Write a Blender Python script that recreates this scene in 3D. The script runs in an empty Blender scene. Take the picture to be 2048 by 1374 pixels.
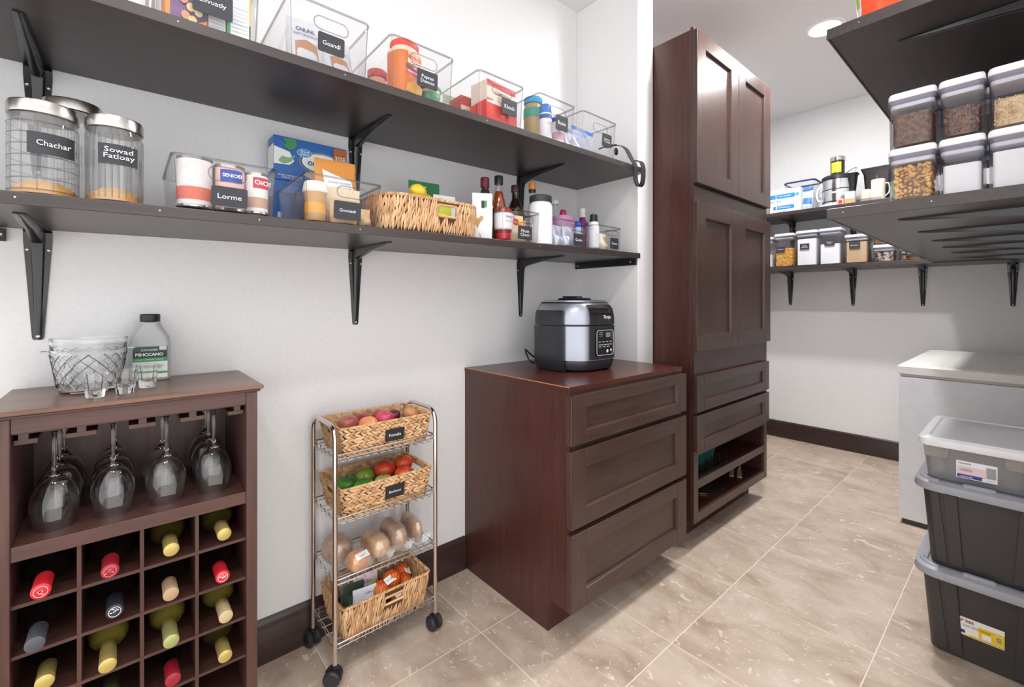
import bpy, bmesh, math, random
from mathutils import Vector, Matrix
random.seed(7)
scene = bpy.context.scene
COL = scene.collection
PI = math.pi

# ---------------------------------------------------------------- camera
cam_d = bpy.data.cameras.new('camera')
cam = bpy.data.objects.new('camera', cam_d)
COL.objects.link(cam)
cam.location = (1.625, 0.0, 1.163)
cam.rotation_euler = (PI / 2, 0, math.atan2(1036, 898))
cam_d.sensor_width = 36
cam_d.lens = 898 / 2048 * 36
cam_d.shift_y = -83 / 2048
cam_d.clip_start = 0.02
scene.camera = cam

# ---------------------------------------------------------------- world, exposure
CEIL = 2.745
LAMPS = [(0.85, 3.06, 430.0), (1.02, 2.1, 330.0), (1.6, 0.2, 130.0), (1.55, -0.5, 110.0)]     # recessed ceiling cans: x, y, strength; last two are unseen fill, rearmost one added
world = bpy.data.worlds.new('world')
scene.world = world
world.use_nodes = True
world.node_tree.nodes['Background'].inputs[0].default_value = (0.995, 0.99, 0.99, 1)
world.node_tree.nodes['Background'].inputs[1].default_value = 1.45
vs = scene.view_settings
vs.view_transform = 'Standard'
vs.look = 'None'
vs.gamma = 1.0
vs.use_curve_mapping = False
vs.exposure = 0.55
scene.cycles.transparent_max_bounces = 32
scene.cycles.diffuse_bounces = 8
scene.cycles.max_bounces = 16

# ---------------------------------------------------------------- colour and material helpers
def S(r, g, b):
    f = lambda c: (c / 255 / 12.92) if c / 255 <= 0.04045 else ((c / 255 + 0.055) / 1.055) ** 2.4
    return (f(r), f(g), f(b), 1.0)

_mats = {}
def base_mat(name):
    m = bpy.data.materials.new(name)
    m.use_nodes = True
    return m, m.node_tree.nodes, m.node_tree.links, m.node_tree.nodes['Principled BSDF']

def col(r, g, b, rough=0.45, metal=0.0, coat=0.0, var=0.015, bump=0.0, bscale=60.0, trans=0.0, spec=0.5):
    key = ('c', r, g, b, rough, metal, coat, var, bump, bscale, trans, spec)
    if key in _mats: return _mats[key]
    m, N, L, p = base_mat('plain_%d_%d_%d' % (r, g, b))
    c = S(r, g, b)
    p.inputs['Roughness'].default_value = rough
    p.inputs['Metallic'].default_value = metal
    p.inputs['Coat Weight'].default_value = coat
    p.inputs['Transmission Weight'].default_value = trans
    p.inputs['Specular IOR Level'].default_value = spec
    tc = N.new('ShaderNodeTexCoord')
    nz = N.new('ShaderNodeTexNoise'); nz.inputs['Scale'].default_value = bscale * 0.4; nz.inputs['Detail'].default_value = 3
    L.new(tc.outputs['Object'], nz.inputs['Vector'])
    rp = N.new('ShaderNodeValToRGB')
    rp.color_ramp.elements[0].color = tuple(max(0, x * (1 - var * 2)) for x in c[:3]) + (1,)
    rp.color_ramp.elements[1].color = tuple(min(1, x * (1 + var * 2)) for x in c[:3]) + (1,)
    rp.color_ramp.elements[0].position = 0.3; rp.color_ramp.elements[1].position = 0.7
    L.new(nz.outputs['Fac'], rp.inputs['Fac'])
    L.new(rp.outputs['Color'], p.inputs['Base Color'])
    if bump:
        n2 = N.new('ShaderNodeTexNoise'); n2.inputs['Scale'].default_value = bscale; n2.inputs['Detail'].default_value = 4
        L.new(tc.outputs['Object'], n2.inputs['Vector'])
        b = N.new('ShaderNodeBump'); b.inputs['Strength'].default_value = bump; b.inputs['Distance'].default_value = 0.004
        L.new(n2.outputs['Fac'], b.inputs['Height']); L.new(b.outputs['Normal'], p.inputs['Normal'])
    _mats[key] = m
    return m

def wood(name, c1, c2, axis='z', rough=0.3, scale=14.0, stretch=0.06, coat=0.0, spots=0.0):
    key = ('w', name, axis)
    if key in _mats: return _mats[key]
    m, N, L, p = base_mat('wood_' + name + '_' + axis)
    tc = N.new('ShaderNodeTexCoord'); mp = N.new('ShaderNodeMapping')
    mp.inputs['Scale'].default_value = {'x': (stretch, 1, 1), 'y': (1, stretch, 1), 'z': (1, 1, stretch)}[axis]
    L.new(tc.outputs['Object'], mp.inputs['Vector'])
    n1 = N.new('ShaderNodeTexNoise'); n1.inputs['Scale'].default_value = scale * 6; n1.inputs['Detail'].default_value = 6
    n1.inputs['Distortion'].default_value = 0.6
    n2 = N.new('ShaderNodeTexNoise'); n2.inputs['Scale'].default_value = 3.0; n2.inputs['Detail'].default_value = 3
    L.new(mp.outputs['Vector'], n1.inputs['Vector']); L.new(tc.outputs['Object'], n2.inputs['Vector'])
    mx = N.new('ShaderNodeMix'); mx.data_type = 'FLOAT'; mx.inputs[0].default_value = 0.45
    L.new(n1.outputs['Fac'], mx.inputs[2]); L.new(n2.outputs['Fac'], mx.inputs[3])
    rp = N.new('ShaderNodeValToRGB')
    rp.color_ramp.elements[0].position = 0.3; rp.color_ramp.elements[1].position = 0.72
    rp.color_ramp.elements[0].color = S(*c1); rp.color_ramp.elements[1].color = S(*c2)
    L.new(mx.outputs[0], rp.inputs['Fac']); L.new(rp.outputs['Color'], p.inputs['Base Color'])
    p.inputs['Roughness'].default_value = rough
    p.inputs['Coat Weight'].default_value = coat
    p.inputs['Coat Roughness'].default_value = 0.2
    b = N.new('ShaderNodeBump'); b.inputs['Strength'].default_value = 0.06; b.inputs['Distance'].default_value = 0.002
    L.new(n1.outputs['Fac'], b.inputs['Height']); L.new(b.outputs['Normal'], p.inputs['Normal'])
    _mats[key] = m
    return m

def thin_clear(name, tint=(0.97, 0.97, 0.98), ior=1.45, rough=0.02, gain=1.0, diffuse=0.0, dcol=(0.9, 0.9, 0.9, 1)):
    """thin clear plastic or film: straight-through transmission plus a Fresnel reflection"""
    if name in _mats: return _mats[name]
    m = bpy.data.materials.new(name); m.use_nodes = True
    N, L = m.node_tree.nodes, m.node_tree.links
    N.clear()
    out = N.new('ShaderNodeOutputMaterial')
    tr = N.new('ShaderNodeBsdfTransparent'); tr.inputs[0].default_value = tuple(tint) + (1,)
    gl = N.new('ShaderNodeBsdfGlossy'); gl.inputs['Roughness'].default_value = rough
    f0 = ((ior - 1) / (ior + 1)) ** 2 * gain          # Schlick Fresnel, the same from both sides of the sheet
    fr = N.new('ShaderNodeLayerWeight'); fr.inputs['Blend'].default_value = 0.5
    pw = N.new('ShaderNodeMath'); pw.operation = 'POWER'; pw.inputs[1].default_value = 5.0
    L.new(fr.outputs['Facing'], pw.inputs[0])
    mu = N.new('ShaderNodeMath'); mu.operation = 'MULTIPLY_ADD'; mu.inputs[1].default_value = 0.8; mu.inputs[2].default_value = f0; mu.use_clamp = True
    L.new(pw.outputs[0], mu.inputs[0])
    mx = N.new('ShaderNodeMixShader')
    L.new(mu.outputs[0], mx.inputs[0])
    src = tr.outputs[0]
    if diffuse > 0:
        df = N.new('ShaderNodeBsdfDiffuse'); df.inputs[0].default_value = dcol
        m2 = N.new('ShaderNodeMixShader'); m2.inputs[0].default_value = diffuse
        L.new(tr.outputs[0], m2.inputs[1]); L.new(df.outputs[0], m2.inputs[2]); src = m2.outputs[0]
    L.new(src, mx.inputs[1]); L.new(gl.outputs[0], mx.inputs[2]); L.new(mx.outputs[0], out.inputs[0])
    _mats[name] = m
    return m

def glass(name, color=(1, 1, 1, 1), ior=1.45, rough=0.0):
    if name in _mats: return _mats[name]
    m, N, L, p = base_mat(name)
    p.inputs['Base Color'].default_value = color
    p.inputs['Transmission Weight'].default_value = 1.0
    p.inputs['Roughness'].default_value = rough
    p.inputs['IOR'].default_value = ior
    _mats[name] = m
    return m

def emit(name, color, strength):
    m = bpy.data.materials.new(name); m.use_nodes = True
    N, L = m.node_tree.nodes, m.node_tree.links
    N.clear()
    o = N.new('ShaderNodeOutputMaterial'); e = N.new('ShaderNodeEmission')
    e.inputs[0].default_value = color; e.inputs[1].default_value = strength
    L.new(e.outputs[0], o.inputs[0])
    return m

# ---------------------------------------------------------------- mesh helpers
def rr(w, d, r, n=4):
    """rounded rectangle outline, counter-clockwise, centred"""
    r = max(1e-5, min(r, w / 2 - 1e-5, d / 2 - 1e-5))
    pts = []
    for cx, cy, a0 in ((w / 2 - r, d / 2 - r, 0), (-w / 2 + r, d / 2 - r, PI / 2), (-w / 2 + r, -d / 2 + r, PI), (w / 2 - r, -d / 2 + r, 1.5 * PI)):
        for i in range(n + 1):
            a = a0 + PI / 2 * i / n
            pts.append((cx + r * math.cos(a), cy + r * math.sin(a)))
    return pts

def circ(r, n=24):
    return [(r * math.cos(2 * PI * i / n), r * math.sin(2 * PI * i / n)) for i in range(n)]

class MB:
    def __init__(self): self.v = []; self.f = []
    def add(self, vs_, fs_):
        o = len(self.v)
        self.v += [tuple(p) for p in vs_]
        self.f += [tuple(i + o for i in f) for f in fs_]
        return self
    def box(self, x0, x1, y0, y1, z0, z1):
        v = [(x, y, z) for z in (z0, z1) for y in (y0, y1) for x in (x0, x1)]
        return self.add(v, [(0, 2, 3, 1), (4, 5, 7, 6), (0, 1, 5, 4), (2, 6, 7, 3), (0, 4, 6, 2), (1, 3, 7, 5)])
    def loft(self, rings, cap0=True, cap1=True, closed=False):
        n = len(rings[0]); v = [p for r in rings for p in r]; f = []
        m = len(rings)
        for k in range(m if closed else m - 1):
            k2 = (k + 1) % m
            for i in range(n):
                j = (i + 1) % n
                f.append((k * n + i, k * n + j, k2 * n + j, k2 * n + i))
        if not closed:
            if cap0: f.append(tuple(reversed(range(n))))
            if cap1: f.append(tuple((m - 1) * n + i for i in range(n)))
        return self.add(v, f)
    def zloft(self, sections, **k):
        """sections: (outline2d, z)"""
        return self.loft([[(x, y, z) for x, y in o] for o, z in sections], **k)
    def lathe(self, prof, n=24, c=(0, 0, 0), **k):
        return self.loft([[(c[0] + r * math.cos(2 * PI * i / n), c[1] + r * math.sin(2 * PI * i / n), c[2] + z) for i in range(n)] for r, z in [(max(r, 1e-4), z) for r, z in prof]], **k)
    def tube(self, path, r, n=8, closed=False):
        P = [Vector(p) for p in path]
        m = len(P); rings = []
        up = None
        for i, p in enumerate(P):
            if closed: t = (P[(i + 1) % m] - P[i - 1])
            else: t = P[min(i + 1, m - 1)] - P[max(i - 1, 0)]
            if t.length < 1e-9: t = Vector((0, 0, 1))
            t.normalize()
            if up is None: up = t.orthogonal().normalized()
            up = (up - t * up.dot(t))
            if up.length < 1e-6: up = t.orthogonal()
            up.normalize(); s = t.cross(up)
            rad = r[i] if isinstance(r, (list, tuple)) else r
            rings.append([tuple(p + (up * math.cos(2 * PI * k / n) + s * math.sin(2 * PI * k / n)) * rad) for k in range(n)])
        return self.loft(rings, closed=closed)
    def prism(self, poly, y0, y1):
        """poly in (x,z), extruded along y"""
        n = len(poly)
        v = [(x, y0, z) for x, z in poly] + [(x, y1, z) for x, z in poly]
        f = [tuple(range(n)), tuple(reversed(range(n, 2 * n)))]
        f += [(i, i + n, (i + 1) % n + n, (i + 1) % n) for i in range(n)]
        return self.add(v, f)
    def sphere(self, c, rx, ry, rz, nu=12, nv=8):
        prof = []
        return self.loft([[(c[0] + rx * math.sin(PI * k / nv) * math.cos(2 * PI * i / nu), c[1] + ry * math.sin(PI * k / nv) * math.sin(2 * PI * i / nu), c[2] - rz * math.cos(PI * k / nv)) for i in range(nu)] for k in [0.02] + list(range(1, nv)) + [nv - 0.02]])
    def xf(self, M, start=0):
        M = M if isinstance(M, Matrix) else Matrix(M)
        for i in range(start, len(self.v)): self.v[i] = tuple(M @ Vector(self.v[i]))
        return self
    def mesh(self, name, mat, bevel=0, seg=2, sharp=35):
        me = bpy.data.meshes.new(name)
        me.from_pydata(self.v, [], self.f)
        bm = bmesh.new(); bm.from_mesh(me)
        bmesh.ops.recalc_face_normals(bm, faces=bm.faces)
        if bevel:
            es = [e for e in bm.edges if len(e.link_faces) == 2 and e.calc_face_angle(0) > 0.5]
            bmesh.ops.bevel(bm, geom=es, offset=bevel, segments=seg, profile=0.5, affect='EDGES', clamp_overlap=True)
        if bevel: sharp = min(sharp, 12)
        for f in bm.faces: f.smooth = True
        bm.to_mesh(me); bm.free()
        me.set_sharp_from_angle(angle=math.radians(sharp))
        me.materials.append(mat)
        return me
    def build(self, name, mat, parent=None, bevel=0, seg=2, sharp=35):
        return link(name, self.mesh(name, mat, bevel, seg, sharp), parent)

def link(name, data, parent=None):
    o = bpy.data.objects.new(name, data)
    COL.objects.link(o)
    o.parent = parent
    return o

def tag(o, label, cat, group=None, kind=None):
    o['label'] = label; o['category'] = cat
    if group: o['group'] = group
    if kind: o['kind'] = kind
    return o

def thing(name, label, cat, loc=(0, 0, 0), rz=0.0, group=None):
    o = bpy.data.objects.new(name, None)
    o.empty_display_size = 0.05
    COL.objects.link(o)
    o.location = loc; o.rotation_euler = (0, 0, rz)
    return tag(o, label, cat, group)

def struct(o):
    o['kind'] = 'structure'
    return o

def dup(root, loc, rz=None, label=None):
    r = root.copy(); COL.objects.link(r); r.location = loc
    if rz is not None: r.rotation_euler = (0, 0, rz)
    if label: r['label'] = label
    for ch in list(root.children):
        c = ch.copy(); COL.objects.link(c); c.parent = r
        for g in list(ch.children):
            d = g.copy(); COL.objects.link(d); d.parent = c
    return r

TEXTS = []
def text(parent, s, w, h, loc, mat, name='lettering', rot=(PI / 2, 0, 0), bold=0.0, roll=0.0):
    """lettering fitted to a w x h box centred at loc (parent space), facing -Y by default; made real at the end"""
    cu = bpy.data.curves.new(name, 'FONT')
    cu.body = s; cu.align_x = 'CENTER'; cu.align_y = 'CENTER'; cu.resolution_u = 2
    cu.offset = bold; cu.space_line = 0.9
    o = bpy.data.objects.new(name + '_source', cu)
    COL.objects.link(o)
    TEXTS.append((o, parent, w, h, loc, mat, name, rot))

def rect(parent, name, mat, x0, x1, z0, z1, y, t=0.0006, r=0.0, label=None):
    """a thin printed plate on a face looking to -Y"""
    if r > 0:
        o = [(x + (x0 + x1) / 2, z + (z0 + z1) / 2) for x, z in rr(x1 - x0, z1 - z0, r, 4)]
    else:
        o = [(x0, z0), (x1, z0), (x1, z1), (x0, z1)]
    ob = MB().prism(o, y - t, y).build(name, mat, parent)
    if label: ob['label'] = label
    return ob

# ---------------------------------------------------------------- shared materials
WALL = col(230, 230, 231, rough=0.75, var=0.012, bump=0.05, bscale=220)
CEILM = col(230, 229, 229, rough=0.85, var=0.01, bump=0.04, bscale=180)
ESP_Z = wood('espresso', (55, 28, 25), (86, 48, 42), 'z', 0.33)
ESP_X = wood('espresso', (55, 28, 25), (86, 48, 42), 'x', 0.33)
ESP_Y = wood('espresso', (55, 28, 25), (86, 48, 42), 'y', 0.33)
FRONT_Y = wood('front', (56, 38, 34), (84, 62, 56), 'y', 0.3)
FRONT_Z = wood('front', (56, 38, 34), (84, 62, 56), 'z', 0.3)
RACK_Z = wood('rack', (62, 38, 34), (94, 62, 56), 'z', 0.36)
RACK_Y = wood('rack', (62, 38, 34), (94, 62, 56), 'y', 0.36)
RACKTOP = wood('racktop', (84, 56, 44), (134, 98, 78), 'y', 0.3, scale=10)
BASEB = wood('baseboard', (46, 32, 31), (64, 46, 44), 'y', 0.32)
BASEBX = wood('baseboard', (46, 32, 31), (64, 46, 44), 'x', 0.32)
SHELF_Y = wood('shelf', (52, 45, 45), (71, 62, 61), 'y', 0.33)
SHELF_X = wood('shelf', (52, 45, 45), (71, 62, 61), 'x', 0.33)
BLACKMETAL = col(24, 24, 28, rough=0.28, coat=0.3)
SCREW = col(205, 205, 205, rough=0.3, metal=1.0)
CHROME = col(225, 222, 220, rough=0.12, metal=1.0, var=0.0)
STEEL = col(190, 186, 182, rough=0.25, metal=1.0)
BLACKP = col(30, 30, 33, rough=0.4)
CHALK = col(48, 50, 56, rough=0.55)
CHALKTXT = col(240, 240, 240, rough=0.6)
WHITEP = col(238, 238, 242, rough=0.35)
CLEAR = thin_clear('clear_acrylic', (0.975, 0.975, 0.98), 1.47, 0.02, 0.7)
CLEARRIM = thin_clear('acrylic_edge', (0.72, 0.71, 0.72), 1.5, 0.05, 1.6)
SMOKE = thin_clear('smoky_acrylic', (0.965, 0.965, 0.972), 1.47, 0.02, 0.5)
FILM = thin_clear('plastic_film', (0.96, 0.96, 0.96), 1.5, 0.08, 3.5, 0.13, (1, 1, 1, 1))
GLASS = glass('clear_glass')
CRYSTAL = glass('cut_crystal', (0.98, 0.985, 0.99, 1), 1.5)
WICKER = None

# ================================================================ STRUCTURE
def tile_material():
    m, N, L, p = base_mat('travertine')
    tc = N.new('ShaderNodeTexCoord'); oi = N.new('ShaderNodeObjectInfo')
    off = N.new('ShaderNodeVectorMath'); off.operation = 'MULTIPLY_ADD'
    L.new(oi.outputs['Random'], off.inputs[0]); off.inputs[1].default_value = (37, 23, 11)
    L.new(tc.outputs['Object'], off.inputs[2])
    mp = N.new('ShaderNodeMapping'); mp.inputs['Rotation'].default_value = (0, 0, 0.5); mp.inputs['Scale'].default_value = (1, 1.5, 1)
    L.new(off.outputs[0], mp.inputs['Vector'])
    a = N.new('ShaderNodeTexNoise'); a.inputs['Scale'].default_value = 5.0; a.inputs['Detail'].default_value = 8; a.inputs['Roughness'].default_value = 0.62; a.inputs['Distortion'].default_value = 0.8
    L.new(mp.outputs[0], a.inputs['Vector'])
    r1 = N.new('ShaderNodeValToRGB'); e = r1.color_ramp.elements
    e[0].position = 0.28; e[0].color = S(164, 142, 124); e[1].position = 0.75; e[1].color = S(212, 197, 182)
    k = e.new(0.5); k.color = S(192, 173, 156)
    L.new(a.outputs['Fac'], r1.inputs['Fac'])
    # pale fossil blotches, small and large
    b = N.new('ShaderNodeTexNoise'); b.inputs['Scale'].default_value = 13; b.inputs['Detail'].default_value = 2.5; b.inputs['Distortion'].default_value = 1.4
    L.new(mp.outputs[0], b.inputs['Vector'])
    r2 = N.new('ShaderNodeValToRGB'); r2.color_ramp.elements[0].position = 0.655; r2.color_ramp.elements[1].position = 0.685
    L.new(b.outputs['Fac'], r2.inputs['Fac'])
    c = N.new('ShaderNodeTexNoise'); c.inputs['Scale'].default_value = 55; c.inputs['Detail'].default_value = 3
    L.new(mp.outputs[0], c.inputs['Vector'])
    r3 = N.new('ShaderNodeValToRGB'); r3.color_ramp.elements[0].position = 0.64; r3.color_ramp.elements[1].position = 0.69
    L.new(c.outputs['Fac'], r3.inputs['Fac'])
    mx = N.new('ShaderNodeMath'); mx.operation = 'MAXIMUM'
    L.new(r2.outputs['Color'], mx.inputs[0]); L.new(r3.outputs['Color'], mx.inputs[1])
    m2 = N.new('ShaderNodeMath'); m2.operation = 'MULTIPLY'; m2.inputs[1].default_value = 0.6
    L.new(mx.outputs[0], m2.inputs[0])
    mc = N.new('ShaderNodeMix'); mc.data_type = 'RGBA'
    L.new(m2.outputs[0], mc.inputs[0]); L.new(r1.outputs['Color'], mc.inputs[6]); mc.inputs[7].default_value = S(232, 220, 206)
    L.new(mc.outputs[2], p.inputs['Base Color'])
    rg = N.new('ShaderNodeMapRange'); rg.inputs[3].default_value = 0.42; rg.inputs[4].default_value = 0.6
    L.new(a.outputs['Fac'], rg.inputs[0]); L.new(rg.outputs[0], p.inputs['Roughness'])
    bp = N.new('ShaderNodeBump'); bp.inputs['Strength'].default_value = 0.25; bp.inputs['Distance'].default_value = 0.002
    L.new(c.outputs['Fac'], bp.inputs['Height']); L.new(bp.outputs['Normal'], p.inputs['Normal'])
    return m

YB, XR, XE, YF, YJ = 4.29, 1.72, 2.6, -1.0, 1.30
floor = struct(MB().box(-0.1, XE + 0.1, YF - 0.1, YB + 0.1, -0.08, -0.0012).build('floor', col(232, 220, 206, rough=0.8)))
TM = tile_material()
tx, ty = 0.4645, 0.463
tile_mesh = MB().box(-tx / 2 + 0.0018, tx / 2 - 0.0018, -ty / 2 + 0.0018, ty / 2 - 0.0018, -0.0013, 0.0).mesh('tile', TM, bevel=0.0005, seg=1)
for i in range(-1, 6):
    for j in range(-5, 8):
        o = link('tile', tile_mesh, floor)
        o.location = (0.36 + tx * (i - 0.5), 0.953 + ty * (j + 0.5), 0)
        o.rotation_euler = (0, 0, random.choice((0, PI)))
struct(MB().box(-0.1, XE + 0.1, YF - 0.1, YB + 0.1, CEIL, CEIL + 0.08).build('ceiling', CEILM))
struct(MB().box(-0.1, 0, YF - 0.1, YB + 0.1, 0, CEIL).build('wall_left', WALL))
struct(MB().box(0, 0.388, 1.876, 2.008, 0, CEIL).build('wall_wing', WALL, bevel=0.004))
struct(MB().box(0, XR + 0.1, YB, YB + 0.1, 0, CEIL).build('wall_back', WALL))
struct(MB().box(XR, XR + 0.1, YJ + 0.1, YB, 0, CEIL).build('wall_right', WALL))
struct(MB().box(XR, XE, YJ, YJ + 0.1, 0, CEIL).build('wall_jog', WALL, bevel=0.004))

def baseboard(name, p0, p1, nrm, mat):
    """profile swept from p0 to p1 with the face looking along nrm"""
    prof = [(0, 0), (0.016, 0), (0.016, 0.105), (0.013, 0.112), (0.014, 0.122), (0.010, 0.134), (0.004, 0.140), (0, 0.140)]
    n = Vector((nrm[0], nrm[1], 0))
    b = MB().loft([[tuple(Vector((p[0], p[1], 0)) + n * a + Vector((0, 0, z))) for a, z in prof] for p in (p0, p1)])
    return struct(b.build(name, mat))
baseboard('baseboard_left', (0, YF), (0, 1.13), (1, 0), BASEB)
baseboard('baseboard_alcove', (0, 2.9), (0, YB), (1, 0), BASEB)
baseboard('baseboard_back', (0, YB), (XR, YB), (0, -1), BASEBX)
baseboard('baseboard_right', (XR, YJ), (XR, YB), (-1, 0), BASEB)
baseboard('baseboard_jog', (XR, YJ), (XE, YJ), (0, -1), BASEBX)

# ---- recessed ceiling lights
lamp_labels = ['round recessed light glowing in the ceiling near the tall cabinet', 'round recessed light in the ceiling between the wing wall and the right shelves',
               'unseen round recessed fill light in the ceiling just inside the entry', 'unseen round recessed light added behind the entry as fill']
for (lx, ly, ls), lab in zip(LAMPS, lamp_labels):
    t = thing('recessed_light', lab, 'ceiling light', (lx, ly, CEIL), group='recessed ceiling lights')
    MB().lathe([(0.072, -0.004), (0.078, -0.007), (0.094, -0.004), (0.097, 0.0), (0.072, 0.0)], 40, closed=True).build('trim_ring', WHITEP, t)
    MB().lathe([(0.001, -0.0045), (0.071, -0.0045), (0.0715, -0.001), (0.001, -0.001)], 40).build('lens', emit('light_lens', (1.0, 0.99, 0.98, 1), ls), t)

# ================================================================ SHELVES
def bracket_mesh(arm=0.285, leg=0.275):
    b = MB(); rings = []
    def ring(pos, nrm, w, h):
        pos, nrm, lat = Vector(pos), Vector(nrm).normalized(), Vector((0, 1, 0))
        sec = [(-0.5, 0), (-0.5, 0.0022), (-0.26, 0.0026), (-0.2, h), (-0.12, h + 0.001), (0.12, h + 0.001), (0.2, h), (0.26, 0.0026), (0.5, 0.0022), (0.5, 0)]
        rings.append([tuple(pos + lat * (a * w) + nrm * c) for a, c in sec])
    ring((0.0005, 0, -leg), (1, 0, 0), 0.016, 0.003)
    ring((0.0005, 0, -leg + 0.006), (1, 0, 0), 0.021, 0.0032)
    ring((0.0005, 0, -leg + 0.02), (1, 0, 0), 0.023, 0.0045)
    ring((0.0005, 0, -leg * 0.5), (1, 0, 0), 0.037, 0.011)
    ring((0.0005, 0, -0.06), (1, 0, 0), 0.047, 0.016)
    ring((0.0005, 0, -0.03), (1, 0, -0.12), 0.051, 0.024)
    ring((0.004, 0, -0.006), (1, 0, -0.8), 0.051, 0.042)
    ring((0.012, 0, -0.0015), (0.6, 0, -1), 0.05, 0.04)
    ring((0.04, 0, -0.0005), (0.1, 0, -1), 0.047, 0.03)
    ring((arm * 0.5, 0, -0.0005), (0, 0, -1), 0.034, 0.016)
    ring((arm - 0.03, 0, -0.0005), (0, 0, -1), 0.022, 0.006)
    ring((arm - 0.006, 0, -0.0005), (0, 0, -1), 0.019, 0.003)
    ring((arm, 0, -0.0005), (0, 0, -1), 0.014, 0.002)
    b.loft(rings)
    return b.mesh('bracket', BLACKMETAL, sharp=40)
BR_MESH = bracket_mesh()
BR_LONG = bracket_mesh(0.36)
def screw_mesh(r=0.0042):
    return MB().lathe([(0.0005, 0.0025), (r * 0.35, 0.0026), (r * 0.4, 0.0016), (r * 0.75, 0.0022), (r, 0.0008), (r, 0.0)], 12).mesh('screw', SCREW)
SCR = screw_mesh()
def bracket(parent, loc, rz, long=False):
    o = link('bracket', BR_LONG if long else BR_MESH, parent)
    o.location = loc; o.rotation_euler = (0, 0, rz)
    for y, z in ((-0.0185, -0.052), (0.0185, -0.052), (0, -0.266)):
        s = link('screw', SCR, o); s.location = (0.003 if z > -0.1 else 0.0055, y, z); s.rotation_euler = (0, PI / 2, 0)
    return o

ZU = lambda y: 1.7535 + 0.0115 * y      # underside of the upper left shelf
ZL = lambda y: 1.346 + 0.0145 * y       # underside of the lower left shelf
TH = 0.023
def nails(parent, pts, rot):
    for p in pts:
        s = link('nail', SCR, parent); s.location = p; s.rotation_euler = rot; s.scale = (0.5, 0.5, 0.5)
def left_shelf(name, label, zf, depth, nailys):
    t = thing(name, label, 'shelf', (0, 0, 0))
    y0, y1 = -0.75, 1.875
    def slab(x0, x1, a, c):
        return MB().loft([[(x0, y, zf(y) + a), (x1, y, zf(y) + a), (x1, y, zf(y) + c), (x0, y, zf(y) + c)] for y in (y0, y1)])
    slab(0.001, depth - 0.006, 0, TH).build('board', SHELF_Y, t)
    slab(depth - 0.006, depth, -0.001, TH + 0.0005).build('front_edge', SHELF_Y, t, bevel=0.0015)
    for y in (-0.16, 0.645, 1.463):
        bracket(t, (0.0, y, zf(y)), 0)
    nails(t, [(depth - 0.0005, y, zf(y) + TH * 0.55) for y in nailys], (0, PI / 2, 0))
    return t
ush = left_shelf('wall_shelf', 'long dark upper shelf on the left wall holding a row of clear bins', ZU, 0.424, (0.09, 0.45, 0.93, 1.7))
lsh = left_shelf('wall_shelf', 'long dark lower shelf on the left wall with jars, bins and a woven basket', ZL, 0.402, (-0.15, 0.06, 0.25, 0.5, 1.2))
# cleat on the wing wall and a stub at the far left
c = MB().box(0.002, 0.382, 1.862, 1.8755, ZL(1.87) - 0.032, ZL(1.87) - 0.0005).build('cleat', BLACKMETAL, lsh, bevel=0.001)
for x in (0.02, 0.355):
    s = link('screw', SCR, c); s.location = (x, 1.8615, ZL(1.87) - 0.016); s.rotation_euler = (PI / 2, 0, 0)
c = MB().box(0.0005, 0.01, -0.55, -0.213, ZL(-0.3) - 0.032, ZL(-0.3) - 0.002).build('cleat', BLACKMETAL, lsh, bevel=0.001)
s = link('screw', SCR, c); s.location = (0.0105, -0.221, ZL(-0.3) - 0.017); s.rotation_euler = (0, PI / 2, 0)

def box_shelf(name, label, x0, x1, y0, y1, zb, th, mat, edge):
    t = thing(name, label, 'shelf', (0, 0, 0))
    MB().box(x0, x1, y0, y1, zb, zb + th).build('board', mat, t, bevel=0.001)
    if edge == '-y': MB().box(x0, x1, y0 - 0.006, y0 - 0.0002, zb - 0.002, zb + th + 0.001).build('front_edge', mat, t, bevel=0.0015)
    if edge == 'end': MB().box(x0 - 0.006, x1, y0 - 0.006, y0 - 0.0002, zb - 0.004, zb + th + 0.002).build('end_edge', mat, t, bevel=0.0015); MB().box(x0 - 0.006, x0 - 0.0002, y0, y1, zb - 0.002, zb + th + 0.001).build('front_edge', SHELF_Y, t, bevel=0.0015)
    return t
RUZ, RLZ, BUZ, BLZ = 1.962, 1.416, 1.835, 1.410
rus = box_shelf('wall_shelf', 'dark upper shelf on the right wall just below the ceiling light', 1.226, XR - 0.001, 1.62, 3.84, RUZ, 0.026, SHELF_Y, 'end')
rls = box_shelf('wall_shelf', 'dark right-hand shelf carrying two rows of stacked food containers', 1.226, XR - 0.001, 1.62, 3.85, RLZ, 0.026, SHELF_Y, 'end')
bus = box_shelf('wall_shelf', 'dark upper back-wall shelf holding the juicer', 0.001, 1.70, 3.866, YB - 0.001, BUZ, 0.024, SHELF_X, '-y')
bls = box_shelf('wall_shelf', 'dark lower back-wall shelf with a row of tall flip-lid containers', 0.001, XR - 0.001, 3.866, YB - 0.001, BLZ, 0.024, SHELF_X, '-y')
for y in (1.80, 2.6, 3.4): bracket(rus, (XR, y, RUZ), PI, True)
for y in (1.80, 2.17, 2.52, 2.86, 3.21, 3.6): bracket(rls, (XR, y, RLZ), PI, True)
for x in (0.291, 0.724, 1.128, 1.554): bracket(bls, (x, YB, BLZ), -PI / 2)
for x in (0.306, 0.727, 1.14): bracket(bus, (x, YB, BUZ), -PI / 2)
nails(rus, [(1.30, 1.6135, RUZ + 0.013)], (PI / 2, 0, 0))
nails(rls, [(1.262, 1.6135, RLZ + 0.013), (1.455, 1.6135, RLZ + 0.013)], (PI / 2, 0, 0))
nails(bls, [(1.25, 3.8595, BLZ + 0.012)], (PI / 2, 0, 0))

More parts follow.
